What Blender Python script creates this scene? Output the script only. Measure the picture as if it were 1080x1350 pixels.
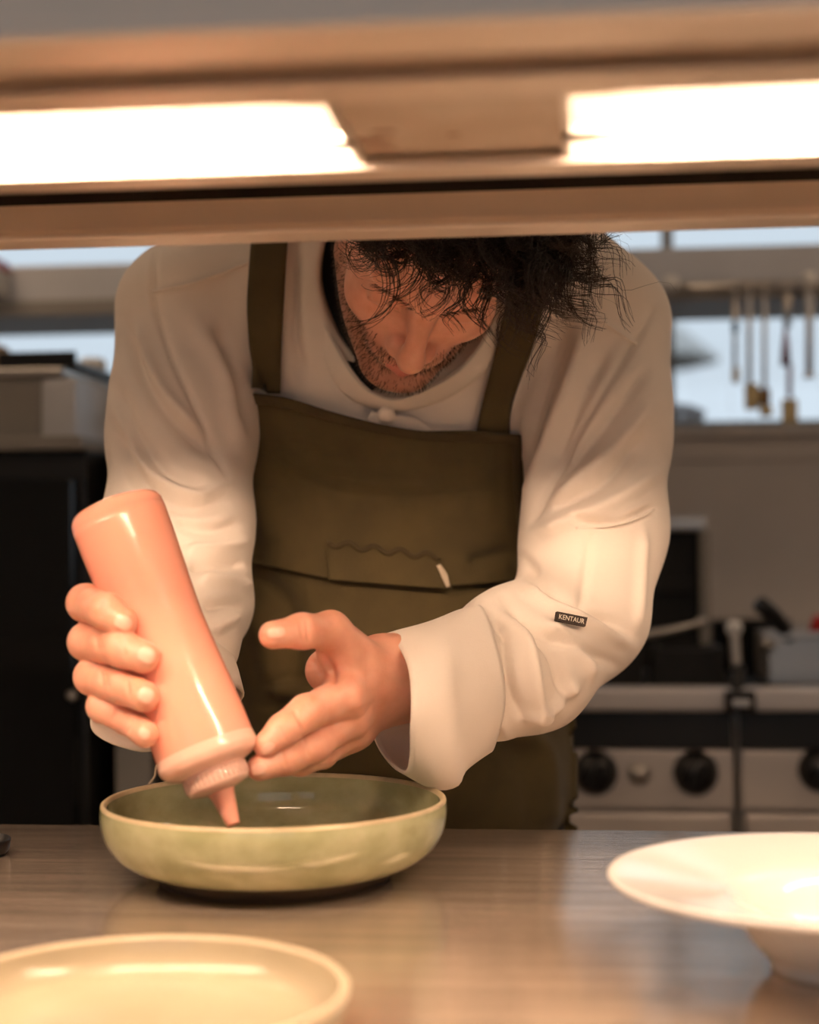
import bpy, bmesh, math, random
import numpy as np
from mathutils import Vector, Matrix

random.seed(7); rng = np.random.default_rng(7)
scene = bpy.context.scene
COL = scene.collection
for o in list(bpy.data.objects): bpy.data.objects.remove(o)

# ------------------------------------------------------------------ camera
FPX = 2100.0; CX, CY = 540.0, 675.0
CAM = np.array([0.0, 0.0, 1.148])
YAW, PITCH, ROLL = math.radians(6.0), math.radians(0.98), math.radians(-0.53)
RM = Matrix.Rotation(YAW, 3, 'Z') @ Matrix.Rotation(math.pi/2 + PITCH, 3, 'X') @ Matrix.Rotation(ROLL, 3, 'Z')
RC = np.array(RM)
cam = bpy.data.cameras.new('camera'); camo = bpy.data.objects.new('camera', cam)
COL.objects.link(camo); scene.camera = camo
camo.matrix_world = Matrix.Translation(Vector(CAM)) @ RM.to_4x4()
cam.sensor_width = 36.0; cam.sensor_fit = 'AUTO'; cam.lens = FPX/1350*36
cam.clip_start = 0.02; cam.clip_end = 200
cam.dof.use_dof = True; cam.dof.focus_distance = 1.27; cam.dof.aperture_fstop = 3.4

# ------------------------------------------------------------------ world, exposure, daylight openings
world = bpy.data.worlds.new('world'); scene.world = world; world.use_nodes = True
wb = world.node_tree.nodes['Background']
wb.inputs[0].default_value = (0.80, 0.90, 1.0, 1); wb.inputs[1].default_value = 0.95
vs = scene.view_settings
scene.display_settings.display_device = 'sRGB'
vs.view_transform = 'Standard'; vs.look = 'None'; vs.exposure = 0.0; vs.gamma = 1.0; vs.use_curve_mapping = False
LAMP_STRENGTH = 225.0
LAMP_COL = (1.0, 0.69, 0.47)
CEIL_FILL_STRENGTH = 8.5

def raydir(px, py):
    return RC @ np.array([(px-CX)/FPX, -(py-CY)/FPX, -1.0])
def P(px, py, d):                       # point at depth d along the optical axis
    return CAM + raydir(px, py)*d
def on_z(px, py, z):
    r = raydir(px, py); return CAM + r*((z-CAM[2])/r[2])
def on_y(px, py, y):
    r = raydir(px, py); return CAM + r*((y-CAM[1])/r[1])
def proj(pts):
    q = (np.asarray(pts)-CAM) @ RC
    d = -q[:, 2]
    return CX+FPX*q[:, 0]/d, CY-FPX*q[:, 1]/d, d
RIGHT, UP, FWD = RC[:, 0], RC[:, 1], -RC[:, 2]

# ------------------------------------------------------------------ materials
def mat(name, color, rough=0.5, metal=0.0, bump=0.0, bscale=60.0, stretch=(1, 1, 1), var=0.0, vscale=8.0,
        color2=None, coat=0.0, sss=0.0, sssr=(0.01, 0.004, 0.002), emit=None, estr=0.0, trans=0.0, ior=1.45, sheen=0.0, rvar=0.0, alpha=1.0):
    m = bpy.data.materials.new(name); m.use_nodes = True
    nt = m.node_tree; b = nt.nodes['Principled BSDF']
    b.inputs['Base Color'].default_value = (*color, 1)
    b.inputs['Roughness'].default_value = rough; b.inputs['Metallic'].default_value = metal
    b.inputs['Coat Weight'].default_value = coat; b.inputs['Coat Roughness'].default_value = 0.08
    b.inputs['IOR'].default_value = ior
    b.inputs['Transmission Weight'].default_value = trans
    b.inputs['Alpha'].default_value = alpha
    b.inputs['Sheen Weight'].default_value = sheen
    if sss > 0:
        b.inputs['Subsurface Weight'].default_value = sss
        b.inputs['Subsurface Radius'].default_value = sssr
        b.inputs['Subsurface Scale'].default_value = 1.0
    if emit:
        b.inputs['Emission Color'].default_value = (*emit, 1); b.inputs['Emission Strength'].default_value = estr
    if bump or var or color2 or rvar:
        tc = nt.nodes.new('ShaderNodeTexCoord'); mp = nt.nodes.new('ShaderNodeMapping')
        mp.inputs['Scale'].default_value = stretch
        nt.links.new(tc.outputs['Object'], mp.inputs['Vector'])
        if bump:
            n = nt.nodes.new('ShaderNodeTexNoise'); n.inputs['Scale'].default_value = bscale; n.inputs['Detail'].default_value = 4
            nt.links.new(mp.outputs[0], n.inputs['Vector'])
            bp = nt.nodes.new('ShaderNodeBump'); bp.inputs['Strength'].default_value = bump; bp.inputs['Distance'].default_value = 0.002
            nt.links.new(n.outputs['Fac'], bp.inputs['Height']); nt.links.new(bp.outputs[0], b.inputs['Normal'])
        if var or color2:
            n2 = nt.nodes.new('ShaderNodeTexNoise'); n2.inputs['Scale'].default_value = vscale; n2.inputs['Detail'].default_value = 5
            nt.links.new(mp.outputs[0], n2.inputs['Vector'])
            rp = nt.nodes.new('ShaderNodeValToRGB')
            rp.color_ramp.elements[0].position = 0.35; rp.color_ramp.elements[1].position = 0.68
            c2 = color2 or tuple(min(1, c*(1+var)) for c in color)
            c1 = color if color2 else tuple(c*(1-var) for c in color)
            rp.color_ramp.elements[0].color = (*c1, 1); rp.color_ramp.elements[1].color = (*c2, 1)
            nt.links.new(n2.outputs['Fac'], rp.inputs['Fac']); nt.links.new(rp.outputs[0], b.inputs['Base Color'])
        if rvar:
            n3 = nt.nodes.new('ShaderNodeTexNoise'); n3.inputs['Scale'].default_value = vscale*1.7; n3.inputs['Detail'].default_value = 4
            nt.links.new(mp.outputs[0], n3.inputs['Vector'])
            mr = nt.nodes.new('ShaderNodeMapRange'); mr.inputs['To Min'].default_value = rough-rvar; mr.inputs['To Max'].default_value = rough+rvar
            nt.links.new(n3.outputs['Fac'], mr.inputs['Value']); nt.links.new(mr.outputs[0], b.inputs['Roughness'])
    return m

M = {}
M['counter'] = mat('brushed_counter_steel', (0.60, 0.49, 0.395), 0.155, 0.68, 0.10, 420, (0.05, 1, 1), 0.17, 75, rvar=0.05)
M['steel'] = mat('stainless_steel', (0.55, 0.52, 0.48), 0.34, 0.9, 0.04, 120, (0.1, 1, 1), 0.08, 6)
M['gantry'] = mat('gantry_steel', (0.78, 0.68, 0.59), 0.42, 0.55, 0.06, 60, (0.15, 1, 1), 0.14, 9)
M['panel'] = mat('satin_panel_steel', (0.66, 0.60, 0.55), 0.4, 0.35, 0.03, 60, (0.1, 1, 1), 0.08, 6)
M['gantry_face'] = mat('gantry_face_steel', (0.85, 0.85, 0.84), 0.5, 0.2, 0.02, 60)
M['stained'] = mat('stained_steel', (0.50, 0.40, 0.31), 0.5, 0.45, 0.1, 80, (1, 1, 1), 0, 14, color2=(0.62, 0.54, 0.46))
M['rust'] = mat('rust_stain', (0.20, 0.09, 0.04), 0.8)
M['reflector'] = mat('polished_reflector', (0.92, 0.88, 0.82), 0.3, 0.7)
M['tube'] = mat('glowing_quartz_tube', (1, 1, 1), 0.2, emit=LAMP_COL, estr=LAMP_STRENGTH)
M['ceramic_end'] = mat('lamp_end_ceramic', (0.75, 0.68, 0.6), 0.6)
M['wall'] = mat('kitchen_wall_panel', (0.80, 0.73, 0.66), 0.5, 0.15, 0.03, 30, var=0.06, vscale=4)
M['white_wall'] = mat('painted_wall', (0.72, 0.70, 0.66), 0.7, 0, 0.03, 40, var=0.03)
M['ceiling'] = mat('painted_ceiling', (0.75, 0.73, 0.70), 0.8, 0, 0.03, 40, var=0.03)
M['floor'] = mat('quarry_tile', (0.16, 0.10, 0.07), 0.45, 0, 0.05, 20, var=0.2, vscale=3)
M['grout'] = mat('grout', (0.08, 0.07, 0.06), 0.9, 0, 0.05, 80)
M['dark'] = mat('dark_enamel', (0.012, 0.011, 0.010), 0.4, 0, 0.02, 60, var=0.1)
M['darkglass'] = mat('dark_oven_glass', (0.01, 0.01, 0.01), 0.12, 0, 0, var=0.05)
M['black'] = mat('black_plastic', (0.012, 0.011, 0.011), 0.3, 0, 0.02, 80, var=0.1)
M['iron'] = mat('black_cast_iron', (0.02, 0.018, 0.016), 0.6, 0.3, 0.1, 90, var=0.2)
M['frame'] = mat('window_frame_paint', (0.30, 0.28, 0.25), 0.5, 0, 0.02, 40, var=0.05)
M['red'] = mat('red_plastic', (0.55, 0.02, 0.02), 0.35, 0, 0.01, 60, var=0.1)
M['darkred'] = mat('dark_red_plastic', (0.22, 0.02, 0.015), 0.4, 0, 0.01, 60, var=0.1)
M['cream'] = mat('cream_bristle', (0.62, 0.52, 0.30), 0.7, 0, 0.2, 200, var=0.15, vscale=60)
M['brownwood'] = mat('brown_wood', (0.22, 0.13, 0.05), 0.6, 0, 0.1, 90, var=0.2, vscale=40)
M['white_plastic'] = mat('white_plastic', (0.78, 0.78, 0.76), 0.4, 0, 0.01, 60, var=0.03)
M['skin'] = mat('skin', (0.66, 0.31, 0.21), 0.40, 0, 0.12, 420, (1, 1, 1), 0.0, 45, color2=(0.78, 0.40, 0.29), sss=0.25, sssr=(0.010, 0.0035, 0.002))
M['lip'] = mat('lip_skin', (0.55, 0.19, 0.15), 0.4, 0, 0.08, 300, var=0.08, vscale=60, sss=0.2)
M['nail'] = mat('fingernail', (0.80, 0.47, 0.36), 0.35, 0, 0.01, 200, var=0.03, coat=0.3)
M['hair'] = mat('dark_curly_hair', (0.018, 0.009, 0.005), 0.38, 0, 0.0, var=0.4, vscale=50)
M['stubble'] = mat('beard_stubble', (0.035, 0.017, 0.010), 0.5, 0, 0.0, var=0.3, vscale=50)
M['jacket'] = mat('white_cotton_twill', (0.80, 0.715, 0.63), 0.8, 0, 0.12, 900, (1, 1, 1), 0.03, 12, sheen=0.1)
M['seam'] = mat('cotton_seam', (0.70, 0.65, 0.58), 0.85, 0, 0.15, 700, var=0.05)
M['apron'] = mat('olive_apron_cotton', (0.070, 0.050, 0.015), 0.85, 0, 0.35, 700, (1, 1, 1), 0.14, 25, sheen=0.08)
M['apron_trim'] = mat('olive_apron_hem', (0.050, 0.034, 0.011), 0.85, 0, 0.25, 700, var=0.12, vscale=40)
M['thread'] = mat('pale_frayed_thread', (0.55, 0.45, 0.33), 0.9, 0, 0.2, 400, var=0.1)
M['tee'] = mat('black_undershirt', (0.008, 0.007, 0.006), 0.9, 0, 0.1, 500, var=0.1)
M['trousers'] = mat('dark_trousers', (0.02, 0.02, 0.022), 0.85, 0, 0.1, 400, var=0.1)
M['label'] = mat('woven_label', (0.03, 0.02, 0.015), 0.8, 0, 0.1, 600, var=0.1)
M['letter'] = mat('label_lettering', (0.75, 0.68, 0.58), 0.8, 0, 0.05, 600, var=0.02)
M['sauce'] = mat('pink_sauce_bottle', (0.93, 0.405, 0.30), 0.16, 0, 0, var=0.015, vscale=14, coat=0.35, sss=0.25, sssr=(0.012, 0.006, 0.004))
M['clearplastic'] = mat('cloudy_plastic', (0.88, 0.56, 0.45), 0.22, 0, 0.02, 120, var=0.03, vscale=30, sss=0.3, sssr=(0.008, 0.006, 0.005), coat=0.3)
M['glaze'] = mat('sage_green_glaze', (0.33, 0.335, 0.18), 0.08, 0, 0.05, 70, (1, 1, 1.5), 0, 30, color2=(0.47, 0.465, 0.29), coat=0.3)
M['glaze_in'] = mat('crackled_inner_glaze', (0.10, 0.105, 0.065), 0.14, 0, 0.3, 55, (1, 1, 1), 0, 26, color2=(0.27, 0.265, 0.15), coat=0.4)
M['glaze_rim'] = mat('worn_beige_rim', (0.52, 0.42, 0.26), 0.3, 0, 0.05, 90, var=0.12, vscale=60)
M['clay'] = mat('unglazed_foot', (0.05, 0.035, 0.022), 0.8, 0, 0.1, 120, var=0.1)
M['porcelain'] = mat('white_porcelain', (0.80, 0.79, 0.77), 0.12, 0, 0, var=0.01, coat=0.4)
M['cream_glaze'] = mat('cream_glaze', (0.51, 0.44, 0.31), 0.22, 0, 0.03, 60, var=0.05, vscale=15, coat=0.3)
M['cream_rim'] = mat('cream_glaze_rim', (0.66, 0.56, 0.40), 0.3, 0, 0.03, 60, var=0.06, vscale=30)
M['parasol'] = mat('parasol_canvas', (0.75, 0.73, 0.70), 0.8, 0, 0.05, 80, var=0.03)
M['leaf'] = mat('planter_dark', (0.12, 0.10, 0.10), 0.8, 0, 0.05, 80, var=0.2)
M['ceil_fill'] = mat('ceiling_fill_diffuser', (0.9, 0.88, 0.84), 0.5, emit=(1.0, 0.70, 0.46), estr=CEIL_FILL_STRENGTH)
M['grey_box'] = mat('grey_painted_metal', (0.60, 0.61, 0.63), 0.45, 0.3, 0.02, 60, var=0.06)

# ------------------------------------------------------------------ object helpers
def link(name, me, m=None, parent=None, smooth=False):
    o = bpy.data.objects.new(name, me); COL.objects.link(o)
    if m is not None:
        for mm in (m if isinstance(m, (list, tuple)) else [m]): me.materials.append(mm)
    if parent is not None: o.parent = parent
    if smooth and len(me.polygons): me.polygons.foreach_set('use_smooth', [True]*len(me.polygons))
    return o
def tag(o, label=None, cat=None, group=None, kind=None):
    if label: o['label'] = label
    if cat: o['category'] = cat
    if group: o['group'] = group
    if kind: o['kind'] = kind
    return o
def empty(name, loc, label=None, cat=None, group=None, kind=None):
    o = bpy.data.objects.new(name, None); COL.objects.link(o); o.location = Vector(loc)
    o.empty_display_size = 0.05
    bpy.context.view_layer.update()
    return tag(o, label, cat, group, kind)
def setparent(o, par):
    o.parent = par
    o.matrix_parent_inverse = Matrix.Translation(-Vector(par.location))
    return o
def meshpy(name, V, F, m=None, parent=None, smooth=True, loc=None):
    me = bpy.data.meshes.new(name)
    V = np.asarray(V, dtype=float)
    if loc is not None: V = V - np.asarray(loc)
    me.from_pydata(V.tolist(), [], [list(map(int, f)) for f in F]); me.update()
    o = link(name, me, m, None, smooth)
    if loc is not None: o.location = Vector(loc)
    if parent is not None: setparent(o, parent)
    return o
def fastmesh(name, V, Q):
    me = bpy.data.meshes.new(name)
    V = np.asarray(V, np.float32); Q = np.asarray(Q, np.int32)
    k = Q.shape[1]
    me.vertices.add(len(V)); me.vertices.foreach_set('co', V.ravel())
    me.loops.add(Q.size); me.loops.foreach_set('vertex_index', Q.ravel())
    me.polygons.add(len(Q)); me.polygons.foreach_set('loop_start', np.arange(0, Q.size, k, dtype=np.int32))
    me.polygons.foreach_set('use_smooth', np.ones(len(Q), bool))
    me.update(); me.validate()
    return me
def box(name, x0, x1, y0, y1, z0, z1, m, parent=None, bevel=0.003, rot=None):
    bm = bmesh.new(); bmesh.ops.create_cube(bm, size=1)
    c = Vector(((x0+x1)/2, (y0+y1)/2, (z0+z1)/2))
    bmesh.ops.scale(bm, vec=(abs(x1-x0), abs(y1-y0), abs(z1-z0)), verts=bm.verts)
    if bevel > 0:
        bmesh.ops.bevel(bm, geom=list(bm.edges), offset=min(bevel, 0.45*min(abs(x1-x0), abs(y1-y0), abs(z1-z0))), segments=2, affect='EDGES', profile=0.7)
    me = bpy.data.meshes.new(name); bm.to_mesh(me); bm.free()
    o = link(name, me, m); o.location = c
    if rot: o.rotation_euler = rot
    if parent is not None: setparent(o, parent)
    return o
def frame_from(axis):
    a = np.asarray(axis, float); a = a/np.linalg.norm(a)
    h = np.array([0, 0, 1.0]) if abs(a[2]) < 0.9 else np.array([1.0, 0, 0])
    u = np.cross(h, a); u /= np.linalg.norm(u); v = np.cross(a, u)
    return a, u, v
def lathe(name, prof, m, origin=(0, 0, 0), axis=(0, 0, 1), seg=96, parent=None, closed=True, matidx=None):
    a, u, v = frame_from(axis); o = np.asarray(origin, float)
    V, F, mi = [], [], []
    n = len(prof)
    for (r, z) in prof:
        for k in range(seg):
            t = 2*math.pi*k/seg
            V.append(a*z + (u*math.cos(t)+v*math.sin(t))*max(r, 1e-5))
    for i in range(n-1):
        for k in range(seg):
            k2 = (k+1) % seg
            F.append((i*seg+k, i*seg+k2, (i+1)*seg+k2, (i+1)*seg+k)); mi.append(matidx[i] if matidx else 0)
    me = bpy.data.meshes.new(name); me.from_pydata([tuple(x) for x in V], [], F); me.update()
    ob = link(name, me, m, None, True); ob.location = Vector(o)
    if matidx: me.polygons.foreach_set('material_index', mi)
    bm = bmesh.new(); bm.from_mesh(me); bmesh.ops.recalc_face_normals(bm, faces=bm.faces); bm.to_mesh(me); bm.free()
    if parent is not None: setparent(ob, parent)
    return ob
def spline(pts, n):
    p = np.asarray(pts, float); k = len(p)
    if k < 3:
        t = np.linspace(0, 1, n)[:, None]; return p[0]*(1-t)+p[-1]*t
    q = np.vstack([2*p[0]-p[1], p, 2*p[-1]-p[-2]])
    seg = np.linalg.norm(np.diff(p[:, :3], axis=0), axis=1); s = np.concatenate([[0], np.cumsum(seg)])
    out = []
    for u in np.linspace(0, s[-1], n):
        i = min(max(np.searchsorted(s, u, side='right')-1, 0), k-2)
        t = (u-s[i])/max(seg[i], 1e-9)
        p0, p1, p2, p3 = q[i], q[i+1], q[i+2], q[i+3]
        out.append(0.5*((2*p1)+(p2-p0)*t+(2*p0-5*p1+4*p2-p3)*t*t+(-p0+3*p1-3*p2+p3)*t**3))
    return np.array(out)
def tube(name, pts, rad, m, parent=None, seg=10, n=None, caps=True):
    p = spline(pts, n) if n else np.asarray(pts, float)
    k = len(p); r = np.interp(np.linspace(0, 1, k), np.linspace(0, 1, len(np.atleast_1d(rad))), np.atleast_1d(rad)) if np.ndim(rad) else np.full(k, rad)
    V, F = [], []
    tn = np.gradient(p, axis=0); tn /= np.linalg.norm(tn, axis=1)[:, None]+1e-12
    _, u, v = frame_from(tn[0])
    for i in range(k):
        u = u - tn[i]*np.dot(u, tn[i]); u /= np.linalg.norm(u); v = np.cross(tn[i], u)
        for j in range(seg):
            t = 2*math.pi*j/seg; V.append(p[i]+(u*math.cos(t)+v*math.sin(t))*r[i])
    for i in range(k-1):
        for j in range(seg):
            j2 = (j+1) % seg; F.append((i*seg+j, i*seg+j2, (i+1)*seg+j2, (i+1)*seg+j))
    if caps: F.append(tuple(range(seg))[::-1]); F.append(tuple((k-1)*seg+j for j in range(seg)))
    return meshpy(name, V, F, m, parent, True, loc=p[0])
def extrude_x(name, prof, x0, x1, m, parent=None):
    """closed (y,z) profile extruded along the counter"""
    k = len(prof); V = [(x0, y, z) for y, z in prof]+[(x1, y, z) for y, z in prof]
    F = [(i, (i+1) % k, k+(i+1) % k, k+i) for i in range(k)]+[tuple(range(k))[::-1], tuple(range(k, 2*k))]
    o = meshpy(name, V, F, m, parent, False, loc=((x0+x1)/2, prof[0][0], prof[0][1]))
    bm = bmesh.new(); bm.from_mesh(o.data); bmesh.ops.recalc_face_normals(bm, faces=bm.faces); bm.to_mesh(o.data); bm.free()
    b = o.modifiers.new('bevel', 'BEVEL'); b.width = 0.0015; b.segments = 2; b.limit_method = 'ANGLE'
    return o

# ------------------------------------------------------------------ implicit surface toolkit
def smin(a, b, k):
    if k <= 0: return np.minimum(a, b)
    h = np.clip(0.5+0.5*(b-a)/k, 0, 1)
    return b*(1-h)+a*h-k*h*(1-h)
def smax(a, b, k): return -smin(-a, -b, k)
def cap(p, a, b, ra, rb=None):
    rb = ra if rb is None else rb
    a = np.asarray(a, np.float32); b = np.asarray(b, np.float32)
    ab = b-a; t = np.clip(((p-a) @ ab)/max(float(ab @ ab), 1e-12), 0, 1)
    return np.linalg.norm(p-a-t[:, None]*ab, axis=1)-(ra+(rb-ra)*t)
def ell(p, c, r, R=None):
    q = p-np.asarray(c, np.float32)
    if R is not None: q = q @ np.asarray(R, np.float32)
    r = np.asarray(r, np.float32)
    k0 = np.linalg.norm(q/r, axis=1); k1 = np.linalg.norm(q/(r*r), axis=1)
    return k0*(k0-1)/np.maximum(k1, 1e-9)
def chain(p, pts, rads, k=0.004):
    d = None
    for i in range(len(pts)-1):
        c = cap(p, pts[i], pts[i+1], rads[i], rads[i+1])
        d = c if d is None else smin(d, c, k)
    return d
def surfnet(f, lo, hi, h, B=8, relax=1):
    lo = np.asarray(lo, float); hi = np.asarray(hi, float)
    nb = np.ceil((hi-lo)/(h*B)).astype(int); n = nb*B
    V = np.empty(n, np.float32)
    cc = np.stack(np.meshgrid(*[np.arange(k) for k in nb], indexing='ij'), -1).reshape(-1, 3)
    cen = (lo+(cc*B+B/2-0.5)*h).astype(np.float32)
    dc = f(cen); act = np.abs(dc) < h*B*1.35
    sub = np.stack(np.meshgrid(*[np.arange(B)]*3, indexing='ij'), -1).reshape(-1, 3)
    Vb = V.reshape(nb[0], B, nb[1], B, nb[2], B)
    Vb[:] = dc.reshape(nb)[:, None, :, None, :, None]
    ai = np.where(act)[0]
    for s in range(0, len(ai), 400):
        ids = ai[s:s+400]
        g = (cc[ids][:, None, :]*B+sub[None])
        d = f((lo+g.reshape(-1, 3)*h).astype(np.float32)).reshape(len(ids), B, B, B)
        for j, b in enumerate(ids):
            x, y, z = cc[b]*B; V[x:x+B, y:y+B, z:z+B] = d[j]
    S = V < 0
    c = np.zeros(np.array(S.shape)-1, np.int8)
    for dx in (0, 1):
        for dy in (0, 1):
            for dz in (0, 1):
                c += S[dx:S.shape[0]-1+dx, dy:S.shape[1]-1+dy, dz:S.shape[2]-1+dz]
    cells = np.argwhere((c > 0) & (c < 8))
    idx = np.full(c.shape, -1, np.int32); idx[tuple(cells.T)] = np.arange(len(cells))
    acc = np.zeros((len(cells), 3)); cnt = np.zeros(len(cells))
    cor = np.array([(i, j, k) for i in (0, 1) for j in (0, 1) for k in (0, 1)])
    for a in range(8):
        for b in range(a+1, 8):
            if np.abs(cor[a]-cor[b]).sum() != 1: continue
            va = V[tuple((cells+cor[a]).T)]; vb = V[tuple((cells+cor[b]).T)]
            m = (va < 0) != (vb < 0)
            t = np.where(m, va/np.where(m, va-vb, 1), 0)
            acc[m] += (cor[a]+(cor[b]-cor[a])*t[:, None])[m]; cnt[m] += 1
    verts = lo+(cells+acc/cnt[:, None])*h
    quads = []
    for ax in range(3):
        u, v = (ax+1) % 3, (ax+2) % 3
        sl0 = [slice(None)]*3; sl1 = [slice(None)]*3
        sl0[ax] = slice(0, -1); sl1[ax] = slice(1, None)
        A = S[tuple(sl0)]; Bm = S[tuple(sl1)]
        e = np.argwhere(A != Bm); e = e[(e[:, u] > 0) & (e[:, v] > 0) & (e[:, u] < S.shape[u]-1) & (e[:, v] < S.shape[v]-1)]
        if not len(e): continue
        du = np.zeros(3, int); du[u] = 1; dv = np.zeros(3, int); dv[v] = 1
        q = np.stack([idx[tuple((e-du-dv).T)], idx[tuple((e-dv).T)], idx[tuple(e.T)], idx[tuple((e-du).T)]], 1)
        flip = ~A[tuple(e.T)]
        q[flip] = q[flip][:, ::-1]
        quads.append(q[(q >= 0).all(1)])
    verts = verts.astype(np.float32)
    for _ in range(relax):
        d = f(verts); g = np.empty_like(verts)
        for a in range(3):
            e = np.zeros(3, np.float32); e[a] = h*0.5
            g[:, a] = (f(verts+e)-f(verts-e))/h
        g /= np.linalg.norm(g, axis=1)[:, None]+1e-9
        verts = verts-np.clip(d, -h, h)[:, None]*g
    return verts, np.vstack(quads)
def grad(f, v, h=0.002):
    v = np.asarray(v, np.float32); g = np.empty_like(v)
    for a in range(3):
        e = np.zeros(3, np.float32); e[a] = h
        g[:, a] = f(v+e)-f(v-e)
    return g/(np.linalg.norm(g, axis=1)[:, None]+1e-9)
def trace(f, px, py, d0=0.9, d1=2.2):
    """hit points of the photograph's sight lines on an implicit surface (closest approach where they miss)"""
    px = np.asarray(px, float); py = np.asarray(py, float)
    dirs = np.stack([(px-CX)/FPX, -(py-CY)/FPX, -np.ones_like(px)], 1) @ RC.T
    L = np.linalg.norm(dirs, axis=1); t = np.full(len(px), d0); best = np.full(len(px), 1e9); bt = t.copy()
    for _ in range(70):
        d = f((CAM+dirs*t[:, None]).astype(np.float32))
        imp = d < best; best[imp] = d[imp]; bt[imp] = t[imp]
        t = np.minimum(t+np.maximum(d, -0.02)*0.8/L, d1)
    return CAM+dirs*bt[:, None]
def polydist(px, py, poly):
    """distance (px) to a polyline and running parameter 0..1"""
    poly = np.asarray(poly, float); best = np.full(len(px), 1e9); bt = np.zeros(len(px))
    seg = np.linalg.norm(np.diff(poly, axis=0), axis=1); s = np.concatenate([[0], np.cumsum(seg)])
    for i in range(len(poly)-1):
        a, b = poly[i], poly[i+1]; ab = b-a
        t = np.clip(((px-a[0])*ab[0]+(py-a[1])*ab[1])/(ab @ ab), 0, 1)
        d = np.hypot(px-a[0]-t*ab[0], py-a[1]-t*ab[1])
        m = d < best; best[m] = d[m]; bt[m] = (s[i]+t[m]*seg[i])/s[-1]
    return best, bt
def fold(verts, normals, folds):
    """cloth folds: ridges and creases drawn along lines on the side of the cloth that faces the room"""
    x, y, d = proj(verts); facing = np.einsum('ij,ij->i', normals, (CAM-verts)/np.linalg.norm(CAM-verts, axis=1)[:, None])
    w = np.clip((facing-0.0)/0.3, 0, 1); out = np.zeros(len(verts))
    for poly, amp, wid in folds:
        sp = spline(np.array(poly, float), 14)
        dist, t = polydist(x, y, sp)
        out += amp*np.exp(-(dist/wid)**2)*np.clip(np.minimum(t, 1-t)*6+0.25, 0, 1)
    return verts+normals*(np.clip(out, -0.0085, 0.012)*w)[:, None]

def wrinkle(verts, amp, freq, seed, stretch=None):
    r = np.random.default_rng(seed); out = np.zeros(len(verts))
    for k in range(14):
        d = r.normal(0, 1, 3)
        if stretch is not None: d = d*stretch
        d /= np.linalg.norm(d); fq = freq*r.uniform(0.6, 1.8)
        warp = 0.6*np.sin(verts @ (r.normal(0, 1, 3)*freq*0.5)+r.uniform(0, 6))
        out += np.sin(verts @ d*fq+warp+r.uniform(0, 6.28))*(freq/fq)
    return amp*out/3.0

# ================================================================== THE SETTING
XL, XR, YB, YF, ZC = -3.2, 3.2, 3.45, -3.2, 2.75
# floor: bedding and quarry tiles
fl = box('floor', XL, XR, YF, YB, -0.06, -0.006, M['grout'], bevel=0); tag(fl, kind='structure')
tile_me = None
for i in range(11):
    for j in range(11):
        x0 = XL+0.03+i*0.58; y0 = YF+0.03+j*0.605
        if tile_me is None:
            t = box('floor_tile', x0, x0+0.57, y0, y0+0.595, -0.012, 0.0, M['floor'], fl, bevel=0.003); tile_me = t.data; t0c = t.location.copy(); x00, y00 = x0, y0
        else:
            t = bpy.data.objects.new('floor_tile', tile_me); COL.objects.link(t)
            t.location = t0c+Vector((x0-x00, y0-y00, 0)); setparent(t, fl)
ce = box('ceiling', XL, XR, YF, YB, ZC, ZC+0.08, M['ceiling'], bevel=0); tag(ce, kind='structure')
for nm, x0, x1 in (('wall_left', XL-0.1, XL), ('wall_right', XR, XR+0.1)):
    tag(box(nm, x0, x1, YF, YB, 0, ZC, M['white_wall'], bevel=0), kind='structure')
# back wall with one long window band
WZ0 = on_y(985, 566, YB)[2]; WZ1 = 2.02
WX0, WX1 = -2.6, 2.6
wbk = empty('wall_back', (0, YB, 0), kind='structure')
box('wall_panel', XL-0.1, XR+0.1, YB, YB+0.12, 0, WZ0, M['wall'], wbk, 0)
box('wall_panel', XL-0.1, XR+0.1, YB, YB+0.12, WZ1, ZC, M['white_wall'], wbk, 0)
box('wall_panel', XL-0.1, WX0, YB, YB+0.12, WZ0, WZ1, M['white_wall'], wbk, 0)
box('wall_panel', WX1, XR+0.1, YB, YB+0.12, WZ0, WZ1, M['white_wall'], wbk, 0)
zl = on_y(985, 600, YB)[2]
box('wall_moulding', XL, XR, YB-0.014, YB, zl-0.012, zl+0.008, M['wall'], wbk, 0.003)
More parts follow.
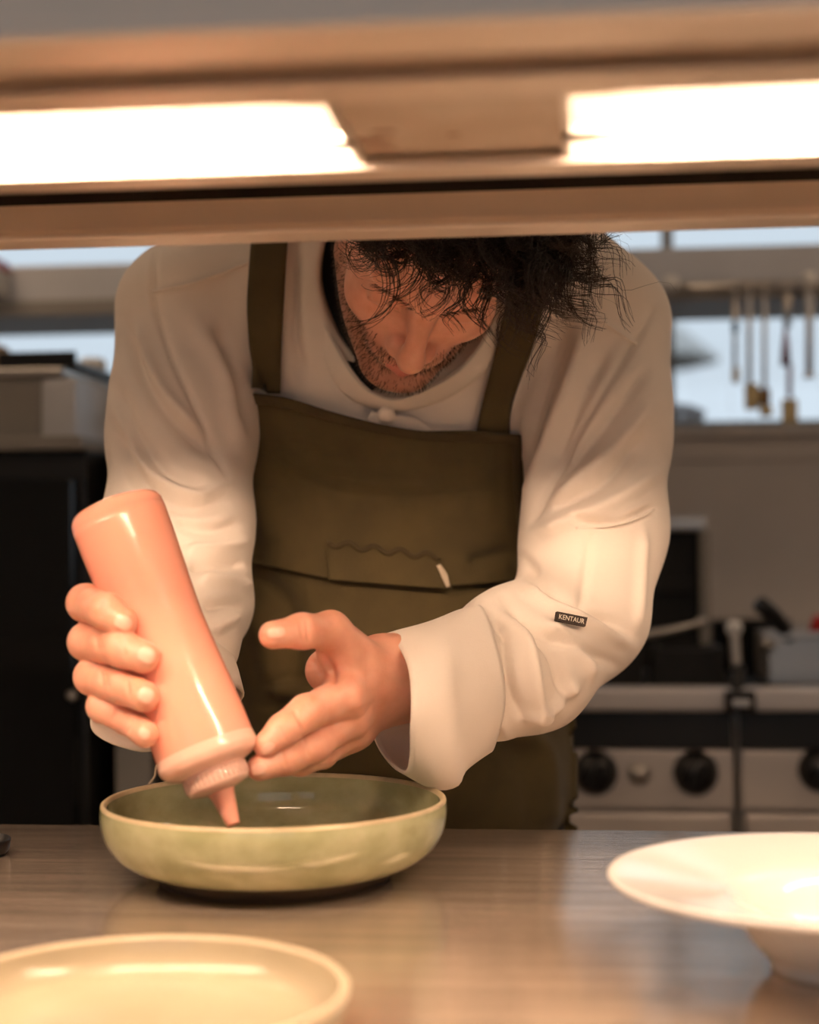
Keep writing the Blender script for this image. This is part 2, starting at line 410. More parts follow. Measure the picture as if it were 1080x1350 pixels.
# windows: frames, sill, panes
glass = bpy.data.materials.new('window_glass'); glass.use_nodes = True
gn = glass.node_tree; gn.nodes.clear()
go = gn.nodes.new('ShaderNodeOutputMaterial'); mx = gn.nodes.new('ShaderNodeMixShader'); tr = gn.nodes.new('ShaderNodeBsdfTransparent'); gl = gn.nodes.new('ShaderNodeBsdfGlossy')
gl.inputs['Roughness'].default_value = 0.02; mx.inputs[0].default_value = 0.06; tr.inputs[0].default_value = (0.95, 0.97, 0.98, 1)
gn.links.new(tr.outputs[0], mx.inputs[1]); gn.links.new(gl.outputs[0], mx.inputs[2]); gn.links.new(mx.outputs[0], go.inputs[0])
postx = on_y(883, 480, YB)[0]
posts = [WX0, on_y(-180, 480, YB)[0], on_y(300, 480, YB)[0], postx, on_y(1250, 480, YB)[0], WX1]
for i in range(len(posts)-1):
    a, b = posts[i], posts[i+1]
    w = empty('window_%d' % (i+1), ((a+b)/2, YB, WZ0), kind='structure')
    box('window_post', a-0.012, a+0.012, YB+0.02, YB+0.08, WZ0, WZ1, M['frame'], w, 0.003)
    box('window_rail', a, b, YB+0.02, YB+0.08, WZ0, WZ0+0.02, M['frame'], w, 0.003)
    box('window_rail', a, b, YB+0.02, YB+0.08, WZ1-0.03, WZ1, M['frame'], w, 0.003)
    box('window_pane', a+0.012, b-0.012, YB+0.048, YB+0.052, WZ0+0.02, WZ1-0.03, glass, w, 0)
tag(box('trim_1', XL, XR, YB-0.035, YB+0.02, WZ0-0.016, WZ0+0.004, M['wall'], bevel=0.004), kind='structure')
# wall behind the camera: unseen opening towards the dining room, sized to let in fill light
wf = empty('wall_front', (0, YF, 0), kind='structure')
box('wall_panel', XL-0.1, XR+0.1, YF-0.12, YF, 0, 1.0, M['white_wall'], wf, 0)
box('wall_panel', XL-0.1, XR+0.1, YF-0.12, YF, 2.1, ZC, M['white_wall'], wf, 0)
box('wall_panel', XL-0.1, -1.7, YF-0.12, YF, 1.0, 2.1, M['white_wall'], wf, 0)
box('wall_panel', 1.7, XR+0.1, YF-0.12, YF, 1.0, 2.1, M['white_wall'], wf, 0)
for k, (x, z, sx, sz, y) in enumerate(((0, 1.55, 3.4, 1.1, YF-0.05), (0, (WZ0+WZ1)/2, WX1-WX0, WZ1-WZ0, YB+0.1))):
    ld = bpy.data.lights.new('daylight_portal', 'AREA'); ld.shape = 'RECTANGLE'; ld.size = sx; ld.size_y = sz; ld.cycles.is_portal = True
    lo_ = bpy.data.objects.new('daylight_portal', ld); COL.objects.link(lo_); lo_.location = (x, y, z)
    lo_.rotation_euler = (math.radians(90 if k == 0 else -90), 0, 0)
# glowing ceiling panels out of view, added as warm fill light
for i, (x, y) in enumerate(((-1.5, 0.2), (1.5, 0.2), (-1.5, 2.4), (1.5, 2.4))):
    w = ('front left', 'front right', 'back left', 'back right')[i]
    t = empty('ceiling_fill_panel', (x, y, ZC), 'square white fill light panel added out of view on the ceiling, with a warm diffuser', 'light', 'added ceiling fill panels')
    box('frame', x-0.31, x+0.31, y-0.31, y+0.31, ZC-0.03, ZC, M['white_plastic'], t, 0.004)
    box('diffuser', x-0.28, x+0.28, y-0.28, y+0.28, ZC-0.036, ZC-0.028, M['ceil_fill'], t, 0.002)

# ------------------------------------------------------------------ outside the window
pc = on_y(830, 395, 8.0)
par = empty('parasol', (pc[0], 8.0, 0), 'pale canvas parasol standing outside beyond the kitchen window', 'parasol')
apex = on_y(820, 375, 8.0); rimz = on_y(950, 470, 8.0)
lathe('canopy', [(0.01, apex[2]), (abs(rimz[0]-apex[0]), rimz[2]), (abs(rimz[0]-apex[0])-0.01, rimz[2]-0.03), (0.01, apex[2]-0.03)], M['parasol'], (apex[0], 8.0, 0), seg=8, parent=par)
lathe('pole', [(0.025, 0), (0.025, apex[2])], M['frame'], (apex[0], 8.0, 0), seg=12, parent=par)
lathe('base', [(0.001, 0), (0.3, 0), (0.3, 0.06), (0.03, 0.1)], M['frame'], (apex[0], 8.0, 0), seg=20, parent=par)
tag(box('terrace', -8, 8, YB+0.3, 12, -0.2, 0, M['grout'], bevel=0), kind='structure')

# ------------------------------------------------------------------ pass counter
ZT = 0.90
yfar = on_z(540, 1091, ZT)[1]
ctr = empty('pass_counter', (0, 0.8, 0), 'long brushed stainless steel pass counter with plates and a green bowl on it', 'counter')
top = box('worktop', -1.6, 1.6, 0.22, yfar, ZT-0.045, ZT, M['counter'], ctr, 0.004)
box('front_panel', -1.56, 1.56, 0.27, 0.285, 0.10, ZT-0.045, M['steel'], ctr, 0.002)
box('shelf', -1.56, 1.56, 0.285, yfar-0.06, 0.42, 0.44, M['steel'], ctr, 0.002)
for x in (-1.53, 0, 1.53):
    box('leg', x-0.025, x+0.025, yfar-0.11, yfar-0.06, 0, ZT-0.045, M['steel'], ctr, 0.003)
    box('leg', x-0.025, x+0.025, 0.285, 0.335, 0, ZT-0.045, M['steel'], ctr, 0.003)

# ------------------------------------------------------------------ heat lamp gantry above the counter
GZ = CAM[2]+0.2
def gy(py, z=GZ): return on_z(540, py, z)[1]
gan = empty('heat_lamp_gantry', (0, 0.8, ZT), 'stainless steel heated gantry shelf over the counter, with lamp trough and stained plate', 'gantry')
yn0, yn1, yh0, yl0, yl1, yh1, yf0 = gy(36), gy(78), gy(106), gy(134), gy(222), gy(238), gy(302)
GX0, GX1 = -1.05, 1.05
tz = GZ+0.085
box('top_shelf', GX0, GX1, yn0, yf0+0.034, tz, tz+0.02, M['gantry'], gan, 0.003)
box('near_lip', GX0, GX1, yn0, yn1, GZ, tz, M['gantry'], gan, 0.004)
box('front_face', GX0, GX1, yn0-0.004, yn0, GZ+0.001, tz+0.14, M['gantry_face'], gan, 0.001)
extrude_x('far_lip', [(yf0, GZ), (yf0+0.034, GZ), (yf0+0.034, tz), (yf0+0.031, tz), (yf0+0.031, GZ+0.024), (yf0+0.003, GZ+0.024), (yf0+0.003, GZ+0.006), (yf0, GZ+0.004)], GX0, GX1, M['gantry'], gan)
box('gap_shade_strip', GX0, GX1, yf0+0.026, yf0+0.0305, GZ+0.0235, tz, M['black'], gan, 0.001)  # black strip stands in for the shade in the gap above the lip
# trough housing
th = 0.004
lx_end = on_z(456, 180, GZ)[0]; rx_beg = on_z(741, 160, GZ)[0]
box('near_flange', GX0, GX1, yh0, yl0, GZ, GZ+0.006, M['gantry'], gan, 0.002)
box('far_flange', GX0, GX1, yl1, yh1, GZ, GZ+0.006, M['gantry'], gan, 0.002)
box('housing_side', GX0, GX1, yh0, yh0+th, GZ, tz, M['gantry'], gan, 0.001)
box('housing_side', GX0, GX1, yh1-th, yh1, GZ, tz, M['gantry'], gan, 0.001)
cover = box('cover_plate', lx_end, rx_beg, yl0-0.005, yl1+0.005, GZ+0.008, GZ+0.012, M['stained'], gan, 0.001)
for (px, py, rx, ry) in ((487, 185, 0.011, 0.006), (505, 173, 0.006, 0.003), (497, 196, 0.010, 0.004), (598, 177, 0.003, 0.002)):
    c = on_z(px, py, GZ+0.008); V = [(c[0]+rx*math.cos(a)*(1+.3*math.sin(3*a)), c[1]+ry*math.sin(a)*(1+.25*math.cos(2*a)), GZ+0.0076) for a in np.linspace(0, 2*math.pi, 16, endpoint=False)]
    V2 = [(x, y, GZ+0.0082) for x, y, z in V]
    s = meshpy('rust_stain', V+V2, [tuple(range(16))]+[(i, (i+1) % 16, 16+(i+1) % 16, 16+i) for i in range(16)], M['rust'], None, False, loc=V[0])
    s.parent = cover; s.matrix_parent_inverse = Matrix.Translation(-(Vector(cover.location)))
ymid = (yl0+yl1)/2
def lamp(x0, x1, label):
    lm = empty('heat_lamp', ((x0+x1)/2, ymid, GZ), label, 'heat lamp', 'heat lamps in the gantry trough')
    k = 14; pr = []
    zt = GZ+0.05
    for t in np.linspace(0, 1, k):
        a = math.pi*t; pr.append((ymid-math.cos(a)*(yl1-yl0)/2*0.98, GZ+0.004+math.sin(a)**0.8*0.05))
    out = [(ymid+(y-ymid)*1.02, z+0.003) for y, z in pr]
    extrude_x('reflector', pr+out[::-1], x0, x1, M['reflector'], lm)
    for s, xe in ((-1, x0), (1, x1)):
        V = [(xe, y, z) for y, z in pr]+[(xe-s*0.004, y, z) for y, z in pr]
        n = len(pr)
        meshpy('end_plate', V, [tuple(range(n)), tuple(range(n, 2*n))[::-1]]+[(i, i+1, n+i+1, n+i) for i in range(n-1)]+[(n-1, 0, n, 2*n-1)], M['reflector'], lm, False, loc=(xe, ymid, GZ))
        tube('tube_socket', [(xe, ymid-0.012, GZ+0.024), (xe-s*0.026, ymid-0.012, GZ+0.024)], 0.009, M['ceramic_end'], lm, 14)
    tube('quartz_tube', [(x0+0.03, ymid-0.012, GZ+0.024), (x1-0.03, ymid-0.012, GZ+0.024)], 0.0055, M['tube'], lm, 14)
    yw = gy(194)
    tube('guard_wire', [(x0, yw, GZ+0.002), (x1, yw, GZ+0.002)], 0.0024, M['frame'], lm, 8)
    return lm
lamp(lx_end-0.62, lx_end, 'glowing tubular heat lamp set in the gantry trough beside the rust stains')
lamp(rx_beg, rx_beg+0.62, 'glowing tubular heat lamp set in the gantry trough at the clean end of the plate')
for x in (GX0+0.03, GX1-0.03):
    for y in (yn0+0.06, yf0-0.03):
        lathe('post', [(0.001, ZT), (0.035, ZT), (0.035, ZT+0.006), (0.017, ZT+0.008), (0.017, tz)], M['steel'], (x, y, 0), seg=20, parent=gan)

# ================================================================== TABLEWARE
def ratio_round(pts, n=6):
    return [tuple(x) for x in spline(np.array(pts), n*len(pts))]
# green bowl
bc = on_z(363, 1157, ZT)
bowl = empty('serving_bowl', (bc[0], bc[1], ZT), 'shallow sage green glazed bowl with beige rim under the squeeze bottle', 'bowl')
BR = 453/FPX*((bc-CAM) @ FWD)/2*1.0
k = BR/0.125
outer = ratio_round([(0.086, 0.0095), (0.100, 0.0120), (0.114, 0.0205), (0.1225, 0.033), (0.1255, 0.047), (0.1250, 0.0555)], 5)
rim = [(0.1246, 0.0572), (0.1232, 0.0582), (0.1216, 0.0574)]
inner = ratio_round([(0.1206, 0.055), (0.1200, 0.042), (0.1170, 0.030), (0.108, 0.0205), (0.096, 0.0175)], 5)
foot = [(0.001, 0.002), (0.076, 0.002), (0.078, 0.0), (0.083, 0.0), (0.0835, 0.004), (0.086, 0.0095)]
S = lambda pr: [(r*k, z*k) for r, z in pr]
lathe('foot_ring', S(foot), M['clay'], (bc[0], bc[1], ZT), parent=bowl)
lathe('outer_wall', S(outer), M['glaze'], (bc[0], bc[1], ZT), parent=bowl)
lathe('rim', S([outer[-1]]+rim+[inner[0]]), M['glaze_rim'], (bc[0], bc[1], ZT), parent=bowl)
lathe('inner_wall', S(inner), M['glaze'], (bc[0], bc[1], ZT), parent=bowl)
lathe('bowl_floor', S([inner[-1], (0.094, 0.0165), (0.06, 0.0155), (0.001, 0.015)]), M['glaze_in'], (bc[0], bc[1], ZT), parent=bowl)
# white wide-rimmed plate
rc = on_z(1103, 1153, ZT+0.054)
wp = empty('pasta_plate', (rc[0], rc[1], ZT), 'wide rimmed white porcelain pasta plate with a deep well, on the counter', 'plate')
s = 300/FPX*((rc-CAM) @ FWD)/0.13
prof = [(0.001, 0.004), (0.030, 0.004), (0.032, 0.0), (0.037, 0.0), (0.038, 0.005)]+ratio_round([(0.038, 0.005), (0.048, 0.016), (0.057, 0.031), (0.066, 0.0375), (0.100, 0.044), (0.1285, 0.0505)], 4)+[(0.1298, 0.0518), (0.1302, 0.0532), (0.1292, 0.0542)]
prof2 = ratio_round([(0.1275, 0.0542), (0.100, 0.0500), (0.068, 0.0445), (0.0605, 0.0415), (0.054, 0.033), (0.046, 0.018), (0.034, 0.0105), (0.02, 0.009), (0.001, 0.009)], 4)
lathe('plate_body', [(r*s, z*s) for r, z in prof+prof2], M['porcelain'], (rc[0], rc[1], ZT), parent=wp, seg=128)
# cream plate
cc_ = on_z(180, 1302, ZT+0.027)
cp = empty('side_plate', (cc_[0], cc_[1], ZT), 'cream glazed flat plate with upright beige rim, empty, on the counter', 'plate')
s2 = 281/FPX*((cc_-CAM) @ FWD)/0.104
sc_ = lambda pr: [(r*s2, z*s2) for r, z in pr]
lathe('plate_body', sc_([(0.001, 0.002), (0.070, 0.002), (0.072, 0), (0.077, 0), (0.079, 0.004)]+ratio_round([(0.079, 0.004), (0.093, 0.007), (0.1015, 0.014), (0.1040, 0.0235)], 4)), M['cream_glaze'], (cc_[0], cc_[1], ZT), parent=cp, seg=128)
lathe('rim', sc_([(0.1040, 0.0235), (0.1042, 0.0255), (0.1030, 0.0268), (0.1008, 0.0268), (0.0995, 0.0255)]), M['cream_rim'], (cc_[0], cc_[1], ZT), parent=cp, seg=128)
lathe('plate_floor', sc_(ratio_round([(0.0995, 0.0255), (0.0978, 0.017), (0.092, 0.0098), (0.084, 0.0075), (0.05, 0.0068), (0.001, 0.0066)], 4)), M['cream_glaze'], (cc_[0], cc_[1], ZT), parent=cp, seg=128)
# small dark dish at the counter's far left
dd = on_z(-32, 1128, ZT)
dk = empty('small_dish', (dd[0], dd[1], ZT), 'small dark stoneware dish at the far end of the counter', 'dish')
lathe('dish_body', [(0.001, 0), (0.022, 0), (0.026, 0.004), (0.0275, 0.012), (0.0265, 0.0135), (0.0235, 0.006), (0.001, 0.005)], M['black'], (dd[0], dd[1], ZT), parent=dk, seg=40)

# ------------------------------------------------------------------ squeeze bottle
BT = P(151, 668, 1.150); BB = P(280, 1012, 1.108)
bax = (BB-BT); BLEN = np.linalg.norm(bax); bax = bax/BLEN
bot = empty('squeeze_bottle', tuple(BT), 'tilted plastic squeeze bottle full of pink sauce, nozzle in the green bowl', 'bottle')
def ppm(d): return FPX/d
rt, rm_, rbm = 63/ppm(1.15), 59.5/ppm(1.13), 68/ppm(1.11)
R1 = [(0.001, 0.001), (rt*0.80, 0.0), (rt*0.93, 0.0015), (rt*0.985, 0.005), (rt, 0.011)]
R2 = ratio_round([(rt, 0.011), (rt*0.985, 0.035), (rm_*1.0, 0.085), (rm_*1.01, 0.11), (rbm*0.97, BLEN*0.80), (rbm*0.985, BLEN*0.925)], 5)
R3 = ratio_round([(rbm*0.985, BLEN*0.925), (rbm*1.0, BLEN*0.95), (rbm*0.99, BLEN*0.965), (rbm*0.90, BLEN*0.99), (rbm*0.66, BLEN*1.008), (rbm*0.56, BLEN*1.02)], 4)
lathe('bottle_body', R1+R2, M['sauce'], BT, bax, 72, bot)
lathe('bottle_shoulder', R3, M['clearplastic'], BT, bax, 72, bot)
rcap = 43/ppm(1.105)
cl0 = BLEN*1.006
nz = bpy.data.objects
capo = lathe('screw_cap', [(rcap*0.9, cl0), (rcap, cl0+0.001), (rcap, cl0+0.011), (rcap*0.94, cl0+0.0135), (rcap*0.45, cl0+0.0165), (rcap*0.43, cl0+0.0165)], M['clearplastic'], BT, bax, 72, bot)
a_, u_, v_ = frame_from(bax)
for i in range(40):
    t = 2*math.pi*i/40; dr = u_*math.cos(t)+v_*math.sin(t)
    tube('cap_rib', [BT+a_*(cl0+0.002)+dr*rcap*1.004, BT+a_*(cl0+0.0105)+dr*rcap*1.004], 0.0006, M['clearplastic'], bot, 4)
NL = 81/ppm(1.10)
lathe('nozzle', [(rcap*0.46, cl0+0.0155), (0.0088, cl0+0.019), (0.0050, BLEN+NL-0.002), (0.0046, BLEN+NL), (0.0025, BLEN+NL), (0.0025, BLEN+NL-0.01)], M['sauce'], BT, bax, 36, bot)

# ================================================================== BACK LINE
YR = 2.60                                     # front plane of the ranges
def rx(px, y=YR, py=1000): return on_y(px, py, y)[0]
def rz(py, y=YR, px=900): return on_y(px, py, y)[2]
def range_unit(x0, x1, knobs, buttons, label, arcs=()):
    zt = rz(908); t = empty('range_unit', ((x0+x1)/2, YR+0.4, 0), label, 'cooker')
    box('body', x0, x1, YR+0.03, YB-0.02, 0.10, zt-0.05, M['steel'], t, 0.004)
    box('worktop_edge', x0, x1, YR-0.02, YR+0.06, rz(936), zt, M['panel'], t, 0.006)
    box('hob_well', x0+0.015, x1-0.015, YR+0.06, YB-0.04, zt-0.05, zt-0.012, M['iron'], t, 0.004)
    box('rear_upstand', x0, x1, YB-0.06, YB-0.02, zt-0.05, zt+0.06, M['steel'], t, 0.004)
    pan = box('control_panel', x0+0.004, x1-0.004, YR, YR+0.03, rz(1066), rz(990), M['panel'], t, 0.004)
    box('recess_shade', x0+0.004, x1-0.004, YR+0.015, YR+0.03, rz(990), rz(936), M['dark'], t, 0.002)  # shadow under the worktop edge put in as a dark strip
    box('oven_door', x0+0.01, x1-0.01, YR-0.005, YR+0.03, 0.2, rz(1072), M['panel'], t, 0.006)
    hz = rz(1118)
    tube('door_handle', [(x0+0.06, YR-0.005, hz), (x0+0.06, YR-0.05, hz), (x1-0.06, YR-0.05, hz), (x1-0.06, YR-0.005, hz)], 0.011, M['steel'], t, 10)
    for fx in (x0+0.05, x1-0.05):
        for fy in (YR+0.08, YB-0.1): lathe('foot', [(0.001, 0), (0.025, 0), (0.02, 0.10)], M['steel'], (fx, fy, 0), seg=14, parent=t)
    for (px, py, r) in knobs:
        c = on_y(px, py, YR); rr = r/FPX*YR
        kn = lathe('control_knob', [(rr*1.0, 0.0), (rr*1.0, 0.008), (rr*0.86, 0.014), (rr*0.80, 0.030), (rr*0.70, 0.034), (0.001, 0.034)], M['black'], (c[0], YR, c[2]), (0, -1, 0), 32, t)
        g = box('grip', c[0]-0.006, c[0]+0.006, YR-0.046, YR-0.03, c[2]-rr*0.62, c[2]+rr*0.62, M['black'], None, 0.003, rot=(0, math.radians(25), 0))
        g.parent = kn; g.matrix_parent_inverse = Matrix.Translation(-Vector(kn.location))
    for (px, py, r) in buttons:
        c = on_y(px, py, YR); rr = r/FPX*YR
        lathe('button', [(rr*1.2, 0), (rr*1.2, 0.006), (rr, 0.007), (rr*0.9, 0.012), (0.001, 0.014)], M['steel'], (c[0], YR, c[2]), (0, -1, 0), 24, t)
    return t
xa = rx(972)
range_unit(rx(540), xa-0.002, [(785, 1018, 29), (917, 1018, 29)], [(843, 1020, 12)], 'stainless cooking range with two black knobs and a small button between them')
range_unit(xa+0.002, rx(1330), [(1082, 1014, 29), (1210, 1014, 29)], [], 'stainless cooking range carrying the steel fryer pan and blackened pot')
zt = rz(908)
# griddle lid standing open behind the first range
gx0, gx1 = on_y(800, 700, 3.0)[0], on_y(930, 700, 3.0)[0]
gz0, gz1 = zt, on_y(900, 682, 3.0)[2]
lid = empty('griddle_lid', ((gx0+gx1)/2, 3.0, zt), 'upright dark griddle lid with a bright steel top edge on the range', 'lid')
box('panel', gx0, gx1-0.012, 3.0, 3.03, zt, gz1-0.025, M['iron'], lid, 0.004)
box('top_edge', gx0, gx1+0.004, 2.97, 3.05, gz1-0.025, gz1, M['steel'], lid, 0.006)
box('side_plate', gx1-0.012, gx1+0.006, 2.96, 3.05, zt, gz1-0.025, M['frame'], lid, 0.004)
box('cross_bar', gx0, gx1-0.02, 2.985, 3.0, zt+0.14, zt+0.165, M['iron'], lid, 0.004)
# pan supports
for n, px in enumerate((800, 905)):
    c = on_y(px, 900, 2.78)
    t = empty('pan_support', (c[0], 2.78, zt-0.012), 'black cast iron pan support, %s' % ('half hidden behind the chef' if n == 0 else 'below the griddle lid'), 'pan support')
    for s in (-1, 1):
        box('bar', c[0]-0.06, c[0]+0.06, 2.78+s*0.05-0.008, 2.78+s*0.05+0.008, zt-0.012, zt+0.055, M['iron'], t, 0.004)
        box('bar', c[0]+s*0.05-0.008, c[0]+s*0.05+0.008, 2.72, 2.84, zt+0.03, zt+0.058, M['iron'], t, 0.004)
# tongs lying across
a = on_y(826, 862, 2.78); b = on_y(925, 840, 2.80)
tg = empty('tongs', tuple(a), 'steel tongs lying across the pan support', 'tongs')
az = zt+0.062
for s in (-1, 1):
    tube('arm', [(a[0], 2.76+s*0.014, az+0.012), ((a[0]+b[0])/2, 2.78+s*0.016, az+0.02), (b[0], 2.80+s*0.004, az+0.034)], [0.008, 0.006, 0.004], M['steel'], tg, 8, 10)
tube('hinge', [(b[0]-0.004, 2.79, az+0.034), (b[0]+0.004, 2.812, az+0.034)], 0.009, M['steel'], tg, 10)
# ladle lever with a ball knob, standing between the ranges
c = on_y(968, 828, 2.66); f = on_y(975, 925, 2.58)
lv = empty('lever_tap', (f[0], 2.62, zt), 'steel lever with a ball knob and black bracket at the joint of the ranges', 'lever')
tube('stem', [(c[0], 2.66, c[2]), (c[0]+0.002, 2.65, c[2]-0.06), (c[0]+0.006, 2.64, zt+0.02)], 0.009, M['steel'], lv, 10, 8)
lathe('ball_knob', [(0.001, -0.014)]+[(0.014*math.cos(t), 0.014*math.sin(t)) for t in np.linspace(-1.5, 1.5, 12)]+[(0.001, 0.014)], M['white_plastic'], c, seg=20, parent=lv)
tube('bracket', [(c[0]+0.006, 2.64, zt+0.03), (f[0]-0.002, 2.60, zt-0.004), (f[0], 2.565, zt-0.02)], 0.011, M['iron'], lv, 8, 8)
box('clamp', f[0]-0.024, f[0]+0.024, 2.552, 2.582, zt-0.036, zt+0.0, M['iron'], lv, 0.006)
box('clamp_pin', f[0]-0.014, f[0]+0.014, 2.545, 2.553, zt-0.024, zt-0.012, M['steel'], lv, 0.003)
# fryer pan on the second range
x0, x1 = on_y(1012, 870, 2.8)[0], on_y(1150, 870, 2.8)[0]
pz1 = on_y(1030, 838, 2.8)[2]
fp = empty('fryer_pan', ((x0+x1)/2, 2.85, zt), 'rectangular steel fryer pan with a black handle on the second range', 'pan')
box('pan_wall', x0, x1, 2.78, 2.788, zt-0.01, pz1, M['steel'], fp, 0.003); box('pan_wall', x0, x1, 2.98, 2.988, zt-0.01, pz1, M['steel'], fp, 0.003)
box('pan_wall', x0, x0+0.008, 2.788, 2.98, zt-0.01, pz1, M['steel'], fp, 0.003); box('pan_wall', x1-0.008, x1, 2.788, 2.98, zt-0.01, pz1, M['steel'], fp, 0.003)
box('pan_floor', x0, x1, 2.785, 2.985, zt-0.012, zt-0.004, M['iron'], fp, 0.002)
box('pan_rim', x0-0.01, x1+0.01, 2.765, 2.785, pz1-0.004, pz1+0.008, M['steel'], fp, 0.003)
h0, h1 = on_y(1042, 842, 2.79), on_y(1003, 797, 2.72)
tube('handle', [h0, (h0+h1)/2+np.array([0, 0, 0.006]), h1], [0.012, 0.015, 0.014], M['black'], fp, 12, 10)
lathe('rim_bolt', [(0.001, -0.012), (0.012, -0.008), (0.012, 0.008), (0.001, 0.012)], M['steel'], on_y(1013, 850, 2.765), (0, -1, 0), 16, fp)
tbk = empty('stock_pot', (on_y(1000, 870, 2.95)[0], 3.0, zt), 'blackened pot standing behind the fryer pan', 'pot')
lathe('pot_body', [(0.001, 0), (0.07, 0), (0.075, 0.01), (0.075, 0.09), (0.079, 0.094), (0.072, 0.094), (0.071, 0.012), (0.001, 0.01)], M['iron'], (on_y(992, 870, 3.1)[0], 3.12, zt-0.012), seg=36, parent=tbk)
rd = on_y(1082, 830, 2.9)
rb = empty('scoop', tuple(rd), 'red plastic scoop handle rising from the fryer pan', 'scoop')
tube('handle', [rd+np.array([0, 0.02, -0.05]), rd, rd+np.array([0.004, -0.005, 0.022])], [0.016, 0.022, 0.016], M['red'], rb, 14, 8)
tube('shaft', [rd+np.array([0.0, 0.02, -0.05]), np.array([rd[0], 2.93, zt-0.004])], 0.006, M['steel'], rb, 8)

# ------------------------------------------------------------------ overhead rack with hanging utensils
YS = 3.05
sz0, sz1 = on_y(950, 394, YS)[2], on_y(950, 322, YS)[2]
rack = empty('overhead_shelf', (0, YS+0.1, sz0), 'long grey steel overhead shelf box in front of the window', 'shelf')
box('shelf_box', -2.4, 2.4, YS+0.02, YS+0.30, sz0+0.03, sz1, M['grey_box'], rack, 0.005)
box('bottom_channel', -2.4, 2.4, YS+0.0, YS+0.30, sz0, sz0+0.03, M['frame'], rack, 0.004)
for x in (-2.2, -0.6, 1.0, 2.2):
    box('hanger', x-0.015, x+0.015, YS+0.15, YS+0.18, sz1, ZC, M['steel'], rack, 0.003)
xr0 = on_y(876, 385, 2.99)[0]
rail = empty('utensil_rail', (xr0, 2.99, sz0), 'bright steel rail under the shelf, with utensils hanging from it', 'rail')
zrl = on_y(980, 379, 2.99)[2]
tube('bar', [(xr0, 2.99, zrl), (on_y(1300, 379, 2.99)[0], 2.99, zrl)], 0.012, M['steel'], rail, 12)
for px in (884, 1066, 1250):
    x = on_y(px, 379, 2.99)[0]
    tube('bracket', [(x, 2.99, zrl), (x, 3.04, zrl+0.01), (x, YS+0.02, zrl+0.02)], 0.010, M['white_plastic'], rail, 10)
    lathe('bracket_cap', [(0.001, -0.016), (0.016, -0.012), (0.016, 0.012), (0.001, 0.016)], M['white_plastic'], (x, 2.982, zrl+0.008), (0, -1, 0), 16, rail)
def utensil(name, px, label, cat, segs):
    """segs: (kind, py0, py1, half-width px, material, x offset px)"""
    x, _, z = on_y(px, 379, 2.975)
    t = empty(name, (x, 2.975, z), label, cat, None)
    tube('hook', [(x, 2.99, z+0.014), (x, 2.972, z+0.012), (x, 2.968, z-0.005), (x, 2.972, z-0.03)], 0.003, M['steel'], t, 8, 10)
    for (pn, kind, p0, p1, hw, m, dx) in segs:
        a = on_y(px+dx, p0, 2.972); b = on_y(px+dx, p1, 2.972); w = hw/FPX*2.97
        if kind == 'rod': tube(pn, [a, (a+b)/2, b], w, m, t, 10)
        elif kind == 'cone': tube(pn, [a, (a+b)/2, b], [w*0.35, w*0.75, w], m, t, 12)
        else: box(pn, a[0]-w, a[0]+w, 2.96, 2.984, b[2], a[2], m, t, 0.006)
    return t
utensil('pastry_brush', 969, 'narrow pastry brush hanging first on the rail, with dark ferrule', 'brush', [('shaft', 'rod', 385, 484, 3.0, M['steel'], 0), ('ferrule', 'box', 424, 440, 4.0, M['black'], 0), ('bristles', 'box', 484, 505, 4.5, M['cream'], 1)])
utensil('spatula', 988, 'long spatula with a square cream head hanging on the rail', 'spatula', [('handle', 'rod', 392, 506, 3.6, M['grey_box'], 0), ('blade', 'box', 506, 540, 9.0, M['cream'], 3)])
utensil('basting_brush', 1008, 'basting brush with a brown and cream head hanging on the rail', 'brush', [('handle', 'rod', 392, 512, 3.2, M['grey_box'], 0), ('ferrule', 'box', 512, 535, 7.0, M['brownwood'], 0), ('bristles', 'box', 535, 549, 8.0, M['cream'], 2)])
utensil('dough_scraper', 1038, 'utensil with dark red flared handle and cream head hanging on the rail', 'scraper', [('loop', 'rod', 385, 432, 5.0, M['steel'], 0), ('handle', 'cone', 432, 482, 7.0, M['darkred'], -2), ('shaft', 'rod', 480, 524, 3.5, M['darkred'], 3), ('head', 'box', 526, 560, 10.0, M['cream'], 3)])
utensil('ladle', 1067, 'pale steel ladle hanging last on the rail', 'ladle', [('handle', 'rod', 385, 490, 5.0, M['grey_box'], 0), ('cup', 'cone', 488, 498, 8.0, M['steel'], 0)])
# planter outside behind the sill
pl = on_y(900, 548, YB+0.4)
box('planter_stand', pl[0]-0.06, pl[0]+0.04, YB+0.36, YB+0.44, 0, pl[2]-0.06, M['frame']); o = bpy.data.objects['planter_stand']; tag(o, 'post carrying a dark planter outside the window', 'post')
lathe('planter', [(0.001, 0), (0.05, 0), (0.065, 0.07), (0.03, 0.085), (0.001, 0.09)], M['leaf'], (pl[0]-0.01, YB+0.4, pl[2]-0.06), seg=24); tag(bpy.data.objects['planter'], 'dark planter standing outside the window beside the post', 'planter')

